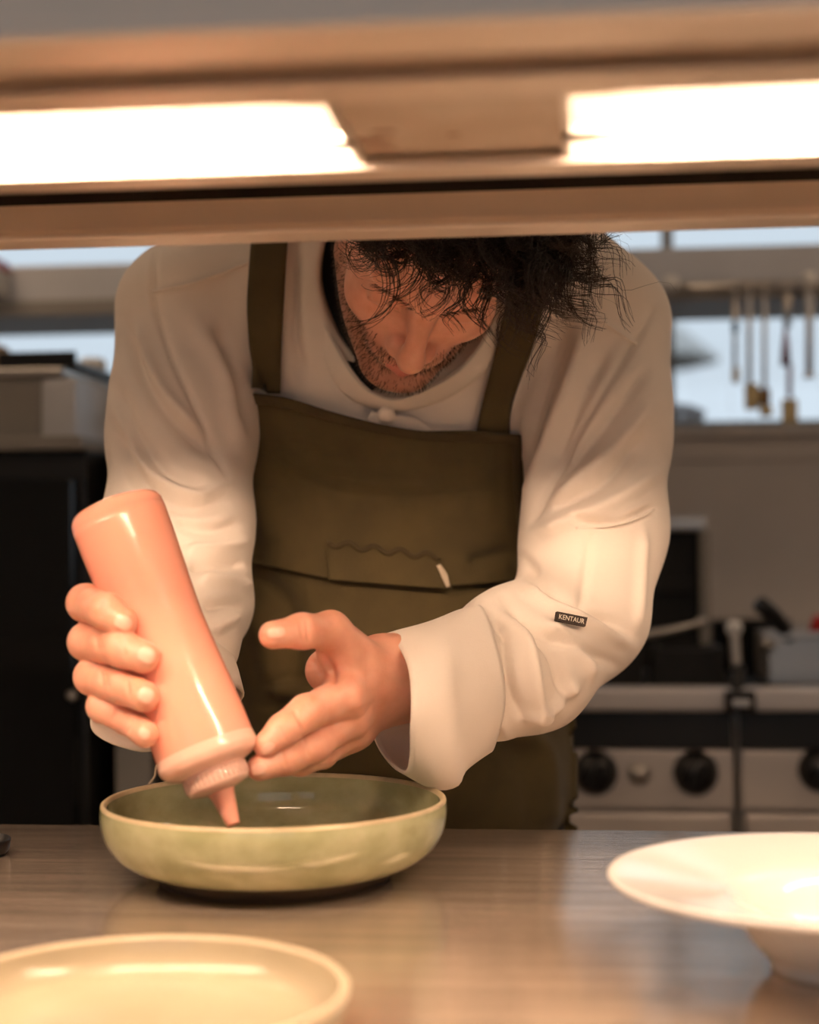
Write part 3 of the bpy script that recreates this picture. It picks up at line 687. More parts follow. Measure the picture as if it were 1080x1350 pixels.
# ------------------------------------------------------------------ left: dark oven stack with machines on top
YO = 2.25
oz = on_y(120, 574, YO)[2]
ox1 = on_y(109, 700, YO)[0]
ov = empty('oven_stack', (ox1-0.4, YO+0.3, 0), 'tall black oven stack with a small latch, steel machine on top', 'oven')
box('body', ox1-0.9, ox1, YO+0.02, YO+0.7, 0.08, oz-0.02, M['dark'], ov, 0.004)
box('door', ox1-0.89, ox1-0.012, YO, YO+0.02, 0.16, oz-0.06, M['darkglass'], ov, 0.006)
box('top_plate', ox1-0.9, ox1, YO-0.005, YO+0.7, oz-0.02, oz, M['frame'], ov, 0.004)
lc = on_y(104, 915, YO)
tube('latch', [(lc[0]-0.01, YO, lc[2]), (lc[0]-0.006, YO-0.02, lc[2]), (lc[0]+0.002, YO-0.022, lc[2]-0.004)], 0.006, M['steel'], ov, 8, 8)
for fx in (ox1-0.84, ox1-0.06):
    for fy in (YO+0.1, YO+0.6): lathe('foot', [(0.001, 0), (0.03, 0), (0.025, 0.08)], M['steel'], (fx, fy, 0), seg=14, parent=ov)
ox2 = on_y(330, 700, YO+0.1)[0]
ov2 = empty('warming_cabinet', ((ox1+ox2)/2, YO+0.4, 0), 'black warming cabinet beside the oven stack, with steel worktop and grey drawer', 'cabinet')
box('body', ox1+0.022, ox2, YO+0.09, YO+0.7, 0.06, oz-0.03, M['dark'], ov2, 0.004)
box('worktop', ox1+0.022, ox2+0.01, YO+0.07, YO+0.7, oz-0.03, oz-0.002, M['steel'], ov2, 0.004)
dr0, dr1 = on_y(120, 975, YO+0.08)[2], on_y(120, 1062, YO+0.08)[2]
dw = box('drawer', ox1+0.026, on_y(202, 1000, YO+0.08)[0], YO+0.07, YO+0.09, dr1, dr0, M['frame'], ov2, 0.004)
lk = on_y(160, 612, YO+0.07)
lathe('knob', [(0.001, 0.016), (0.012, 0.014), (0.012, 0.0)], M['steel'], (lk[0], YO+0.09, lk[2]), (0, -1, 0), 16, ov2)
box('base_plinth', ox1+0.02, ox2-0.02, YO+0.12, YO+0.68, 0, 0.06, M['dark'], ov2, 0.002)
# steel machine on the oven stack
mx1 = on_y(103, 530, YO+0.1)[0]; mxm = on_y(56, 530, YO+0.1)[0]; mz1 = on_y(60, 497, YO+0.1)[2]
mc = empty('counter_machine', (mxm, YO+0.3, oz), 'steel countertop machine with its lit side coloured paler, on the black oven stack', 'machine')
box('housing', mx1-0.45, mxm, YO+0.10, YO+0.5, oz, mz1, M['frame'], mc, 0.008)
box('lit_side', mxm+0.001, mx1, YO+0.09, YO+0.5, oz, mz1-0.004, M['grey_box'], mc, 0.008)  # light on this side put into its colour, dim front in darker material
box('lid', mx1-0.46, mx1-0.02, YO+0.09, YO+0.5, mz1, mz1+0.014, M['steel'], mc, 0.004)
hp0, hp1 = on_y(38, 484, YO+0.2), on_y(101, 498, YO+0.12)
tr_ = empty('baking_tray', (hp0[0], YO+0.25, mz1+0.014), 'black baking tray tilted on the steel machine', 'tray')
pz = mz1+0.017
box('tray_plate', hp0[0]-0.02, hp1[0], YO+0.12, YO+0.40, pz, pz+0.010, M['black'], tr_, 0.003)
box('tray_lip', hp0[0]-0.02, hp1[0], YO+0.115, YO+0.122, pz, pz+0.024, M['black'], tr_, 0.002)
# sloping bag of flour at the far end, and boxes behind
fb = on_y(6, 470, YO+0.3)
fs = empty('storage_sack', (fb[0], YO+0.3, mz1+0.014), 'brownish sack slumped at the end of the steel machine', 'sack')
meshpy('sack_body', *(lambda c: ([(c[0]+sx*w, c[1]+sy*0.1, z) for z, w in ((mz1+0.014, 0.055), (mz1+0.05, 0.04), (mz1+0.085, 0.012)) for sx, sy in ((-1, -1), (1, -1), (1, 1), (-1, 1))],
    [(0, 3, 2, 1), (8, 9, 10, 11)]+[(l*4+i, l*4+(i+1) % 4, l*4+4+(i+1) % 4, l*4+4+i) for l in (0, 1) for i in range(4)]))((fb[0]-0.045, YO+0.3)), M['brownwood'], fs, True, loc=(fb[0], YO+0.3, mz1+0.014))
bx0, bx1 = max(on_y(106, 530, YO+0.3)[0], mx1+0.006), on_y(200, 530, YO+0.3)[0]
gb = empty('utensil_bin', ((bx0+bx1)/2, YO+0.4, oz), 'grey metal bin with a black front bar on the warming cabinet', 'bin')
gz1_ = on_y(120, 497, YO+0.3)[2]
box('bin_body', bx0, bx1, YO+0.30, YO+0.55, oz-0.002, gz1_, M['grey_box'], gb, 0.006)
box('front_bar', bx0+0.004, bx1, YO+0.275, YO+0.30, on_y(120, 562, YO+0.3)[2], on_y(120, 544, YO+0.3)[2], M['black'], gb, 0.005)
wj = on_y(122, 478, YO+0.4)
lathe('storage_jar', [(0.001, 0), (0.022, 0), (0.024, 0.004), (0.024, 0.035), (0.018, 0.042), (0.001, 0.043)], M['white_plastic'], (wj[0], YO+0.4, gz1_), seg=24); tag(bpy.data.objects['storage_jar'], 'small pale plastic jar standing on the grey bin', 'jar')
# red box on the shelf front
rr0 = on_y(-6, 385, YS-0.0)
rbx = empty('first_aid_box', (rr0[0], YS, rr0[2]), 'red and white box fixed to the grey overhead shelf', 'box')
box('box_body', on_y(-30, 370, YS)[0], on_y(8, 370, YS)[0], YS-0.06, YS+0.02, on_y(0, 392, YS)[2], on_y(0, 358, YS)[2], M['white_plastic'], rbx, 0.004)
box('red_lid', on_y(-31, 370, YS)[0], on_y(9, 370, YS)[0], YS-0.065, YS+0.02, on_y(0, 358, YS)[2], on_y(0, 346, YS)[2], M['red'], rbx, 0.004)

# ================================================================== THE CHEF
A32 = lambda *a: np.array(a, np.float32)
CB = np.stack([RIGHT, UP, FWD], 1).astype(np.float32)       # columns: right, up, away from the room
# ---- torso under the jacket (implicit)
def torso(p):
    d = ell(p, P(508, 540, 1.600), (0.195, 0.185, 0.120), CB)
    d = smin(d, cap(p, P(292, 415, 1.560), P(748, 425, 1.560), 0.088), 0.06)
    d = smin(d, cap(p, P(400, 350, 1.585), P(650, 350, 1.585), 0.088), 0.06)
    d = smin(d, ell(p, P(500, 780, 1.620), (0.168, 0.17, 0.112), CB), 0.07)
    d = smin(d, ell(p, P(525, 1010, 1.630), (0.166, 0.17, 0.122), CB), 0.07)
    return d
# ---- sleeves
SR = [P(252, 412, 1.530), P(241, 560, 1.490), P(234, 700, 1.450), P(246, 790, 1.425)]      # the chef's right arm
SRr = [0.071, 0.065, 0.0625, 0.056]
FR = [P(246, 790, 1.425), P(236, 845, 1.32)]
FRr = [0.056, 0.050]
SL = [P(786, 430, 1.530), P(786, 560, 1.495), P(783, 700, 1.455), P(764, 808, 1.425)]      # the chef's left arm
SLr = [0.073, 0.0655, 0.0615, 0.057]
FL = [P(764, 812, 1.425), P(690, 868, 1.350), P(648, 889, 1.308)]
FLr = [0.058, 0.060, 0.055]
def sleeves(p):
    a = smin(chain(p, SR, SRr, 0.03), chain(p, FR, FRr, 0.02), 0.018)
    b = smin(chain(p, SL, SLr, 0.03), chain(p, FL, FLr, 0.02), 0.018)
    return np.minimum(a, b)
NH = (P(546, 388, 1.40), P(548, 310, 1.60))
def jacket_f(p):
    d = smin(torso(p), sleeves(p), 0.014)
    hole = cap(p, NH[0], NH[1], 0.091, 0.080)
    return smax(d, -hole, 0.006)

person_loc = (float(P(520, 900, 1.62)[0]), float(P(520, 900, 1.62)[1]), 0.0)

# ---- head (local frame: x to the head's right, y out of the face, z to the crown)
pit, rol, yaw_ = math.radians(62), math.radians(11), math.radians(0)
hx = -RIGHT; hy = -FWD; hz = UP
hx, hy = hx*math.cos(yaw_)+hy*math.sin(yaw_), hy*math.cos(yaw_)-hx*math.sin(yaw_)
hy, hz = hy*math.cos(pit)-hz*math.sin(pit), hz*math.cos(pit)+hy*math.sin(pit)
def rot_view(v, a):                     # turn clockwise as seen from the room
    r, u, f = v @ RIGHT, v @ UP, v @ FWD
    return RIGHT*(r*math.cos(a)+u*math.sin(a))+UP*(u*math.cos(a)-r*math.sin(a))+FWD*f
def rot_up(v, a):                       # swing what points at the room towards the picture's right
    r, u, c = v @ RIGHT, v @ UP, -(v @ FWD)
    return RIGHT*(r*math.cos(a)+c*math.sin(a))+UP*u-FWD*(c*math.cos(a)-r*math.sin(a))
hx, hy, hz = (rot_view(rot_up(v, math.radians(9)), rol) for v in (hx, hy, hz))
HB = np.stack([hx, hy, hz], 1)          # local -> world
NOSE = np.array([0, 0.122, -0.024])
HC = P(540, 486, 1.318)-HB @ NOSE
def to_head(w): return (np.asarray(w)-HC) @ HB
neck_b = to_head(P(545, 385, 1.60))
def sym(p):
    q = p.copy(); q[:, 0] = np.abs(q[:, 0]); return q
def head_f(p):
    q = sym(p)
    d = ell(p, (0, -0.012, 0.042), (0.0745, 0.096, 0.083))
    d = smin(d, ell(p, (0, 0.030, -0.018), (0.060, 0.066, 0.088)), 0.03)
    d = smin(d, cap(q, (0.052, -0.002, -0.048), (0.016, 0.072, -0.094), 0.020, 0.017), 0.035)       # jaw
    d = smin(d, ell(p, (0, 0.082, -0.094), (0.022, 0.018, 0.017)), 0.018)                           # chin
    d = smin(d, ell(q, (0.040, 0.062, -0.012), (0.022, 0.022, 0.020)), 0.022)                        # cheekbone
    d = smin(d, cap(q, (0.008, 0.090, 0.034), (0.042, 0.078, 0.037), 0.010, 0.008), 0.016)          # brow
    d = smax(d, -ell(q, (0.033, 0.103, 0.013), (0.019, 0.018, 0.013)), 0.014)                        # eye socket
    d = smin(d, ell(q, (0.033, 0.0765, 0.013), (0.0150, 0.0130, 0.0125)), 0.004)                     # lowered lid
    lid = cap(q, (0.021, 0.0885, 0.007), (0.046, 0.0835, 0.007), 0.0012)
    d = smin(d, lid, 0.002)
    d = smin(d, cap(p, (0, 0.088, 0.028), (0, 0.111, -0.012), 0.0085, 0.0092), 0.012)                # nose bridge
    d = smin(d, ell(p, (0, 0.114, -0.023), (0.0122, 0.0125, 0.0105)), 0.007)                        # nose tip
    d = smin(d, ell(q, (0.0125, 0.101, -0.0265), (0.0080, 0.0105, 0.0075)), 0.006)                   # wings
    d = smax(d, -ell(q, (0.0065, 0.107, -0.0335), (0.0038, 0.0058, 0.004)), 0.003)                   # nostrils
    d = smin(d, ell(p, (0, 0.086, -0.048), (0.030, 0.016, 0.020)), 0.018)                           # muzzle
    d = smin(d, cap(q, (0.004, 0.1005, -0.0525), (0.023, 0.0885, -0.0580), 0.0052, 0.0022), 0.005)  # upper lip
    d = smin(d, cap(q, (0.0, 0.0995, -0.0640), (0.020, 0.0895, -0.0605), 0.0060, 0.0026), 0.005)    # lower lip
    d = smax(d, -cap(q, (0.0, 0.1075, -0.0580), (0.026, 0.0930, -0.0590), 0.0018), 0.003)           # mouth line
    d = smax(d, -ell(p, (0, 0.101, -0.0765), (0.014, 0.006, 0.005)), 0.008)                          # chin crease
    e = ell(q, (0.077, -0.012, 0.000), (0.009, 0.020, 0.031)); e = smax(e, -ell(q, (0.088, -0.006, 0.002), (0.008, 0.011, 0.019)), 0.004)
    d = smin(d, e, 0.006)
    d = smin(d, cap(p, (0, -0.030, -0.045), neck_b, 0.056, 0.064), 0.03)
    return d
# ---- hands
def axis_at(py):
    t = (py-668)/(1012-668); return BT+(BB-BT)*t
def wrap(px, py, r, rb=None, push=0.88):
    """finger centre lying on the bottle on the room's side"""
    rb = rb or 0.0315
    R0 = rb+r*push
    o = CAM; v = raydir(px, py); w = o-BT
    v_p = v-bax*(v @ bax); w_p = w-bax*(w @ bax)
    a = v_p @ v_p; b = 2*(v_p @ w_p); c = w_p @ w_p-R0*R0; disc = b*b-4*a*c
    t = (-b-math.sqrt(disc))/(2*a) if disc > 0 else -b/(2*a)
    return o+v*t
fr = {}
fr['index'] = ([P(146, 790, 1.178), P(113, 795, 1.132), wrap(140, 806, 0.0112), wrap(161, 820, 0.0100)], [0.0135, 0.0130, 0.0124, 0.0108])
fr['middle'] = ([P(150, 838, 1.178), P(115, 846, 1.130), wrap(160, 855, 0.0112), wrap(189, 866, 0.0102)], [0.0138, 0.0132, 0.0124, 0.0112])
fr['ring'] = ([P(156, 884, 1.176), P(122, 892, 1.126), wrap(162, 905, 0.0108), wrap(190, 918, 0.0100)], [0.0134, 0.0126, 0.0120, 0.0108])
fr['little'] = ([P(168, 924, 1.172), P(136, 931, 1.122), wrap(168, 948, 0.0094, 0.0335), wrap(192, 968, 0.0088, 0.034)], [0.0122, 0.0112, 0.0104, 0.0092])
def waist(ch):                          # slimmer between the joints
    p_, r_ = ch; q_, s_ = [p_[0]], [r_[0]]
    for i in range(1, len(p_)):
        m_ = (p_[i-1]+p_[i])/2
        if i < len(p_)-1: q_ += [m_]; s_ += [(r_[i-1]+r_[i])/2*0.925]
        q_ += [p_[i]]; s_ += [r_[i]]
    return q_, s_
fr = {k: waist(c) for k, c in fr.items()}
wr = P(226, 906, 1.236)
def hand_r(p):
    mc = None
    for k, c in (('index', P(212, 868, 1.218)), ('middle', P(216, 884, 1.222)), ('ring', P(222, 902, 1.224)), ('little', P(228, 918, 1.222))):
        c1 = cap(p, fr[k][0][0], c, 0.0130, 0.0155); mc = c1 if mc is None else smin(mc, c1, 0.014)
    mc = smin(mc, cap(p, P(222, 890, 1.22), wr, 0.027, 0.027), 0.02)
    th = chain(p, [P(222, 872, 1.212), P(236, 836, 1.196), P(226, 806, 1.184), P(218, 782, 1.180)], [0.017, 0.0135, 0.0115, 0.0095])
    d = smin(mc, th, 0.014)
    d = smin(d, cap(p, wr, P(244, 800, 1.425), 0.027, 0.042), 0.02)
    fs = None
    for k in fr:
        c = chain(p, fr[k][0], fr[k][1], 0.0045); fs = c if fs is None else smin(fs, c, 0.0016)
    return smin(d, fs, 0.008)
flh = {}
flh['index'] = ([P(456, 918, 1.168), P(404, 940, 1.136), P(374, 962, 1.122), P(351, 982, 1.115)], [0.0150, 0.0128, 0.0112, 0.0092])
flh['middle'] = ([P(458, 946, 1.182), P(414, 982, 1.150), P(378, 1000, 1.130), P(343, 1012, 1.116)], [0.0145, 0.0124, 0.0112, 0.0094])
flh['ring'] = ([P(462, 960, 1.200), P(424, 992, 1.178), P(396, 1003, 1.158), P(372, 1004, 1.150)], [0.0135, 0.0115, 0.0105, 0.0090])
flh['little'] = ([P(468, 962, 1.216), P(440, 984, 1.206), P(416, 990, 1.196), P(400, 986, 1.188)], [0.0120, 0.0100, 0.0090, 0.0080])
flh = {k: waist(c) for k, c in flh.items()}
thumb_l = ([P(486, 882, 1.200), P(436, 832, 1.164), P(398, 832, 1.136), P(360, 837, 1.118)], [0.0190, 0.0138, 0.0118, 0.0100])
wl = P(520, 893, 1.232)
def hand_l(p):
    mc = None
    for k, c in (('index', P(496, 880, 1.212)), ('middle', P(500, 892, 1.222)), ('ring', P(502, 904, 1.232)), ('little', P(504, 912, 1.240))):
        c1 = cap(p, flh[k][0][0], c, 0.0140, 0.0165); mc = c1 if mc is None else smin(mc, c1, 0.016)
    mc = smin(mc, cap(p, P(500, 890, 1.226), wl, 0.026, 0.0285), 0.02)
    web = cap(p, P(440, 862, 1.180), P(452, 905, 1.184), 0.0125, 0.0145)
    palm = cap(p, P(432, 884, 1.200), P(476, 918, 1.214), 0.0170, 0.0190)
    d = smin(mc, smin(web, palm, 0.01), 0.012)
    d = smin(d, chain(p, thumb_l[0], thumb_l[1], 0.007), 0.011)
    d = smin(d, chain(p, [wl, P(600, 903, 1.272), P(764, 812, 1.425)], [0.0290, 0.0305, 0.036], 0.03), 0.02)
    fs = None
    for k in flh:
        c = chain(p, flh[k][0], flh[k][1], 0.005); fs = c if fs is None else smin(fs, c, 0.0018)
    return smin(d, fs, 0.009)
def bounds(pts, m):
    q = np.array(pts); return q.min(0)-m, q.max(0)+m
parts = []
v, f = surfnet(head_f, (-0.1, -0.18, -0.24), (0.1, 0.14, 0.14), 0.0016)
head_local = v.copy(); parts.append(((HC+v @ HB.T).astype(np.float32), f))
lo_, hi_ = bounds([x for k in fr for x in fr[k][0]]+[wr, P(244, 800, 1.425), P(218, 782, 1.18)], 0.05)
parts.append(surfnet(hand_r, lo_, hi_, 0.0013))
lo_, hi_ = bounds([x for k in flh for x in flh[k][0]]+thumb_l[0]+[wl, P(764, 812, 1.425)], 0.055)
parts.append(surfnet(hand_l, lo_, hi_, 0.0013))
def core_f(p):                                                        # body hidden by the clothes
    d = torso(p)+0.022
    d = smin(d, chain(p, SR, [r-0.018 for r in SRr], 0.03), 0.02); d = smin(d, chain(p, SL, [r-0.018 for r in SLr], 0.03), 0.02)
    for sx in (-0.09, 0.09):
        hip = P(525, 1040, 1.64)+RIGHT*sx
        kn = np.array([hip[0], hip[1]+0.03, 0.48]); an = np.array([hip[0], hip[1]+0.05, 0.09])
        d = smin(d, chain(p, [hip, kn, an], [0.075, 0.052, 0.04], 0.03), 0.03)
    return smax(d, -cap(p, NH[0], NH[1], 0.100, 0.085), 0.01)
tl, th_ = P(130, 260, 1.5), P(900, 260, 1.5)
parts.append(surfnet(core_f, (min(tl[0], th_[0])-0.05, 1.28, 0.04), (th_[0]+0.05, 1.92, 1.52), 0.008))
VV, QQ, off = [], [], 0
for v, f in parts: VV.append(v); QQ.append(f+off); off += len(v)
KC = [([(125, 836), (129, 858)], -0.0007, 2.6), ([(131, 836), (135, 858)], -0.0005, 2.4), ([(162, 843), (165, 868)], -0.0006, 2.6), ([(133, 884), (136, 908)], -0.0007, 2.6), ([(139, 886), (142, 908)], -0.0005, 2.4), ([(167, 893), (170, 920)], -0.0006, 2.6),
      ([(140, 790), (132, 815)], -0.0006, 2.6), ([(150, 930), (146, 952)], -0.0006, 2.4), ([(175, 946), (168, 966)], -0.0006, 2.4), ([(396, 816), (400, 850)], -0.0007, 2.8), ([(404, 814), (407, 848)], -0.0006, 2.6),
      ([(388, 936), (402, 964)], -0.0007, 2.8), ([(366, 956), (380, 978)], -0.0005, 2.6), ([(398, 968), (410, 1000)], -0.0007, 2.8), ([(372, 990), (378, 1012)], -0.0005, 2.6), ([(420, 858), (436, 880), (442, 905)], -0.0016, 5), ([(410, 868), (424, 890)], -0.0010, 4),
      ([(448, 905), (466, 915), (474, 935)], 0.0014, 12), ([(482, 850), (486, 895), (480, 940)], -0.0010, 7)]
for i_, fn_ in ((1, hand_r), (2, hand_l)):
    VV[i_] = fold(VV[i_].astype(float), grad(fn_, VV[i_]).astype(float), [(p_, a_k*1.9, w_k) for p_, a_k, w_k in KC]).astype(np.float32)
VV = np.vstack(VV)-np.array(person_loc, np.float32); QQ = np.vstack(QQ)
me = fastmesh('person', VV, QQ)
person = link('person', me, [M['skin'], M['lip'], M['nail'], M['stubble']]); person.location = person_loc
tag(person, 'bearded chef in white jacket and olive apron bending over the green bowl', 'person')
bpy.context.view_layer.update()
# lips coloured by region of the face mesh
hl = head_local; q = sym(hl.astype(np.float32))
lipd = np.minimum(cap(q, (0.003, 0.101, -0.0528), (0.023, 0.0890, -0.0582), 0.0052, 0.0022), cap(q, (0.0, 0.1000, -0.0640), (0.020, 0.0900, -0.0605), 0.0060, 0.0026))
lipv = (lipd < 0.0012) & (hl[:, 1] > 0.08)
mi = np.zeros(len(QQ), np.int32); nh = len(parts[0][1]); fh = parts[0][1]
mi[:nh][lipv[fh].sum(1) >= 3] = 1
me.polygons.foreach_set('material_index', mi)
# stubble tint as the skin's own colour, on a vertex mask
mask = np.zeros(len(VV), np.float32)
x_, y_, z_ = np.abs(hl[:, 0]), hl[:, 1], hl[:, 2]
jaw = np.clip((-0.030-z_)/0.03+np.clip((x_-0.025)/0.03, 0, 1)*0.5, 0, 1)*np.clip((y_+0.03)/0.03, 0, 1)
must = np.exp(-((z_+0.043)/0.008)**2)*(x_ < 0.034)*(y_ > 0.07)
bm_ = np.clip(np.maximum(jaw*(z_ < -0.022)*np.where((x_ < 0.028) & (z_ > -0.052) & (y_ > 0.07), 0.2, 1), must*0.9), 0, 1)
bm_[lipv] = 0
mask[:len(hl)] = bm_
at = me.attributes.new('beard', 'FLOAT', 'POINT'); at.data.foreach_set('value', mask)
nt = M['skin'].node_tree; b = nt.nodes['Principled BSDF']; src = b.inputs['Base Color'].links[0].from_socket
an = nt.nodes.new('ShaderNodeAttribute'); an.attribute_name = 'beard'
mx_ = nt.nodes.new('ShaderNodeMix'); mx_.data_type = 'RGBA'
mul = nt.nodes.new('ShaderNodeMath'); mul.operation = 'MULTIPLY'; mul.inputs[1].default_value = 0.55
nt.links.new(an.outputs['Fac'], mul.inputs[0]); nt.links.new(mul.outputs[0], mx_.inputs[0]); nt.links.new(src, mx_.inputs[6]); mx_.inputs[7].default_value = (0.16, 0.075, 0.045, 1)
nt.links.new(mx_.outputs[2], b.inputs['Base Color'])

def child(name, V, Q, m, stuff=False):
    me_ = fastmesh(name, np.asarray(V)-np.array(person_loc), Q); o = link(name, me_, m); o.parent = person
    if stuff: o['kind'] = 'stuff'
    return o
# ---- fingernails: thin plates moulded on the fingertips
def nail_on(fn, px, py, ang, hl_, hw_):
    n_, m_ = 13, 11; u = np.linspace(-1, 1, n_)[:, None]; s_ = np.linspace(-1, 1, m_)[None, :]
    wid = np.sqrt(np.clip(1-np.abs(u)**3.0, 0.04, 1)); a = u*hl_+0*s_; b_ = s_*wid*hw_
    ca, sa = math.cos(math.radians(ang)), math.sin(math.radians(ang))
    NAILS.append((fn, (px+a*ca-b_*sa).ravel(), (py+a*sa+b_*ca).ravel(), n_, m_))
NAILS = []
nail_on(hand_r, 162, 821, 32, 11.5, 9.5); nail_on(hand_r, 193, 864, 22, 11.5, 10.5); nail_on(hand_r, 192, 917, 25, 10.5, 10); nail_on(hand_r, 190, 967, 40, 8, 6.5)
nail_on(hand_l, 364, 834, 172, 12, 7.5); nail_on(hand_l, 353, 987, 142, 10, 6); nail_on(hand_l, 341, 1014, 165, 10, 7.5)

# ---- jacket
jl, jh = P(110, 250, 1.5), P(920, 250, 1.5)
v, f = surfnet(jacket_f, (jl[0]-0.03, 1.12, 0.80), (jh[0]+0.05, 1.85, 1.56), 0.0026)
nrm = grad(jacket_f, v)
J = []
# ridges (+) and creases (-) of the cloth: lines in the photograph, height in metres, half width in pixels
J += [([(205, 330), (202, 385), (222, 460), (262, 545), (300, 628)], -0.0035, 6)]           # armhole seams
J += [([(862, 408), (835, 455), (780, 540), (735, 620), (700, 690)], -0.0035, 6)]
J += [([(203, 386), (260, 372), (330, 345)], 0.0014, 5), ([(750, 400), (790, 420), (838, 452)], 0.0014, 5)]
# chef's right sleeve (left in the picture)
J += [([(165, 420), (190, 500), (240, 565), (290, 600)], -0.006, 12), ([(178, 430), (210, 510), (262, 570)], 0.005, 12),
      ([(150, 500), (175, 570), (225, 625), (290, 650)], -0.005, 12), ([(150, 560), (190, 640), (245, 670), (305, 660)], -0.006, 13), ([(155, 540), (190, 615), (250, 648), (300, 640)], 0.005, 11),
      ([(230, 690), (275, 700), (318, 690)], -0.004, 10), ([(245, 725), (285, 722), (325, 712)], 0.004, 10), ([(250, 745), (290, 742), (325, 745)], -0.005, 9),
      ([(260, 765), (300, 768), (330, 775)], 0.005, 10), ([(270, 800), (300, 795), (322, 800)], -0.005, 9), ([(280, 830), (298, 820), (312, 815)], 0.004, 9)]
# torso: folds from collar to armpit
J += [([(745, 420), (720, 500), (690, 590), (678, 640)], -0.006, 16), ([(775, 430), (745, 520), (712, 610), (690, 680)], 0.005, 14), ([(800, 460), (760, 540), (725, 620)], -0.005, 14),
      ([(690, 440), (680, 520), (676, 600)], 0.004, 15), ([(255, 420), (300, 500), (318, 600)], 0.004, 18), ([(290, 430), (312, 500), (322, 560)], -0.004, 12), ([(390, 330), (388, 420), (400, 500)], -0.004, 10)]
# chef's left sleeve (right in the picture)
J += [([(850, 490), (800, 560), (740, 625)], -0.005, 11), ([(860, 530), (800, 600), (745, 650), (722, 668)], 0.005, 13), ([(850, 580), (790, 640), (725, 668)], -0.005, 12),
      ([(868, 620), (810, 660), (740, 690), (705, 700)], 0.005, 14), ([(865, 668), (820, 690), (780, 690), (750, 680)], -0.0055, 9), ([(858, 680), (815, 694), (770, 697)], 0.003, 6),
      ([(690, 735), (720, 780), (770, 805), (820, 830)], -0.006, 11), ([(690, 770), (740, 800), (790, 830), (830, 850)], 0.006, 12), ([(665, 790), (700, 830), (760, 850), (815, 880)], -0.006, 11),
      ([(645, 800), (665, 840), (672, 900), (690, 950)], -0.006, 10), ([(628, 808), (645, 860), (650, 920), (665, 970)], 0.006, 11), ([(670, 800), (695, 850), (705, 910), (712, 960)], 0.006, 11),
      ([(690, 810), (730, 860), (742, 905), (745, 930)], -0.006, 10), ([(612, 812), (625, 870), (622, 940), (640, 985)], -0.006, 9), ([(720, 820), (770, 860), (780, 895)], 0.005, 11),
      ([(600, 880), (640, 870)], 0.003, 5), ([(850, 700), (845, 770), (838, 830)], 0.003, 9), ([(780, 700), (772, 760), (768, 800)], -0.0025, 8), ([(690, 950), (730, 930), (760, 900)], 0.005, 10)]
v = fold(v.astype(float), nrm.astype(float), [(p_, a_j*1.6, w_j*0.75) for p_, a_j, w_j in J])
v = v+nrm*wrinkle(v, 0.0011, 60, 3)[:, None]
jacket = child('jacket', v, f, M['jacket'])
# stitched seams
def strip_on(fn, poly, wpx, lift, thick, name, m, n=40, nw=3, folds=None, parent=None):
    sp = spline(np.array(poly, float), n); tg_ = np.gradient(sp, axis=0); tg_ /= np.linalg.norm(tg_, axis=1)[:, None]; nn = np.stack([-tg_[:, 1], tg_[:, 0]], 1)
    W = np.interp(np.linspace(0, 1, n), np.linspace(0, 1, len(np.atleast_1d(wpx))), np.atleast_1d(wpx)) if np.ndim(wpx) else np.full(n, wpx)
    s = np.linspace(-1, 1, nw)
    px = (sp[:, None, 0]+nn[:, None, 0]*s*W[:, None]).ravel(); py = (sp[:, None, 1]+nn[:, None, 1]*s*W[:, None]).ravel()
    return sheet(fn, px, py, n, nw, lift, thick, name, m, folds, parent)
def sheet(fn, px, py, n, nw, lift, thick, name, m, folds=None, parent=None, relax=0):
    h = trace(fn, px, py)
    if relax:
        d = (h-CAM) @ FWD; g = d.reshape(n, nw)
        for _ in range(relax):
            e = np.pad(g, 1, 'edge'); g = (e[:-2, 1:-1]+e[2:, 1:-1]+e[1:-1, :-2]+e[1:-1, 2:]+4*g)/8
        h = CAM+(h-CAM)*(g.ravel()/d)[:, None]
    nr = grad(fn, h.astype(np.float32), 0.004).astype(float)
    face = np.einsum('ij,ij->i', nr, h-CAM) > 0
    nr[face] = -FWD
    fnt = h+nr*lift
    if folds is not None: fnt = fold(fnt, nr, folds)
    bk = fnt-nr*thick
    V = np.vstack([fnt, bk]); K = n*nw; F = []
    for i in range(n-1):
        for j in range(nw-1):
            a = i*nw+j; F.append((a, a+1, a+nw+1, a+nw)); F.append((K+a, K+a+nw, K+a+nw+1, K+a+1))
    for i in range(n-1):
        a = i*nw; F.append((a, a+nw, K+a+nw, K+a)); a = i*nw+nw-1; F.append((a, K+a, K+a+nw, a+nw))
    for j in range(nw-1):
        F.append((j, K+j, K+j+1, j+1)); a = (n-1)*nw+j; F.append((a, a+1, K+a+1, K+a))
    o = child(name, V, F, m)
    bm2 = bmesh.new(); bm2.from_mesh(o.data); bmesh.ops.recalc_face_normals(bm2, faces=bm2.faces); bm2.to_mesh(o.data); bm2.free()
    if parent is not None: o.parent = parent
    return o
for fn_, px_, py_, n_, m_ in NAILS: sheet(fn_, px_, py_, n_, m_, 0.0007, 0.0014, 'fingernail', M['nail'])
jt = jacket_f
for poly in ([(203, 386), (260, 372), (332, 346)], [(740, 396), (775, 410), (805, 432), (838, 455)], [(760, 697), (800, 694), (835, 685), (860, 672)]):
    strip_on(jt, poly, 1.6, 0.0025, 0.002, 'yoke_seam', M['jacket'], 30, 3, parent=jacket)
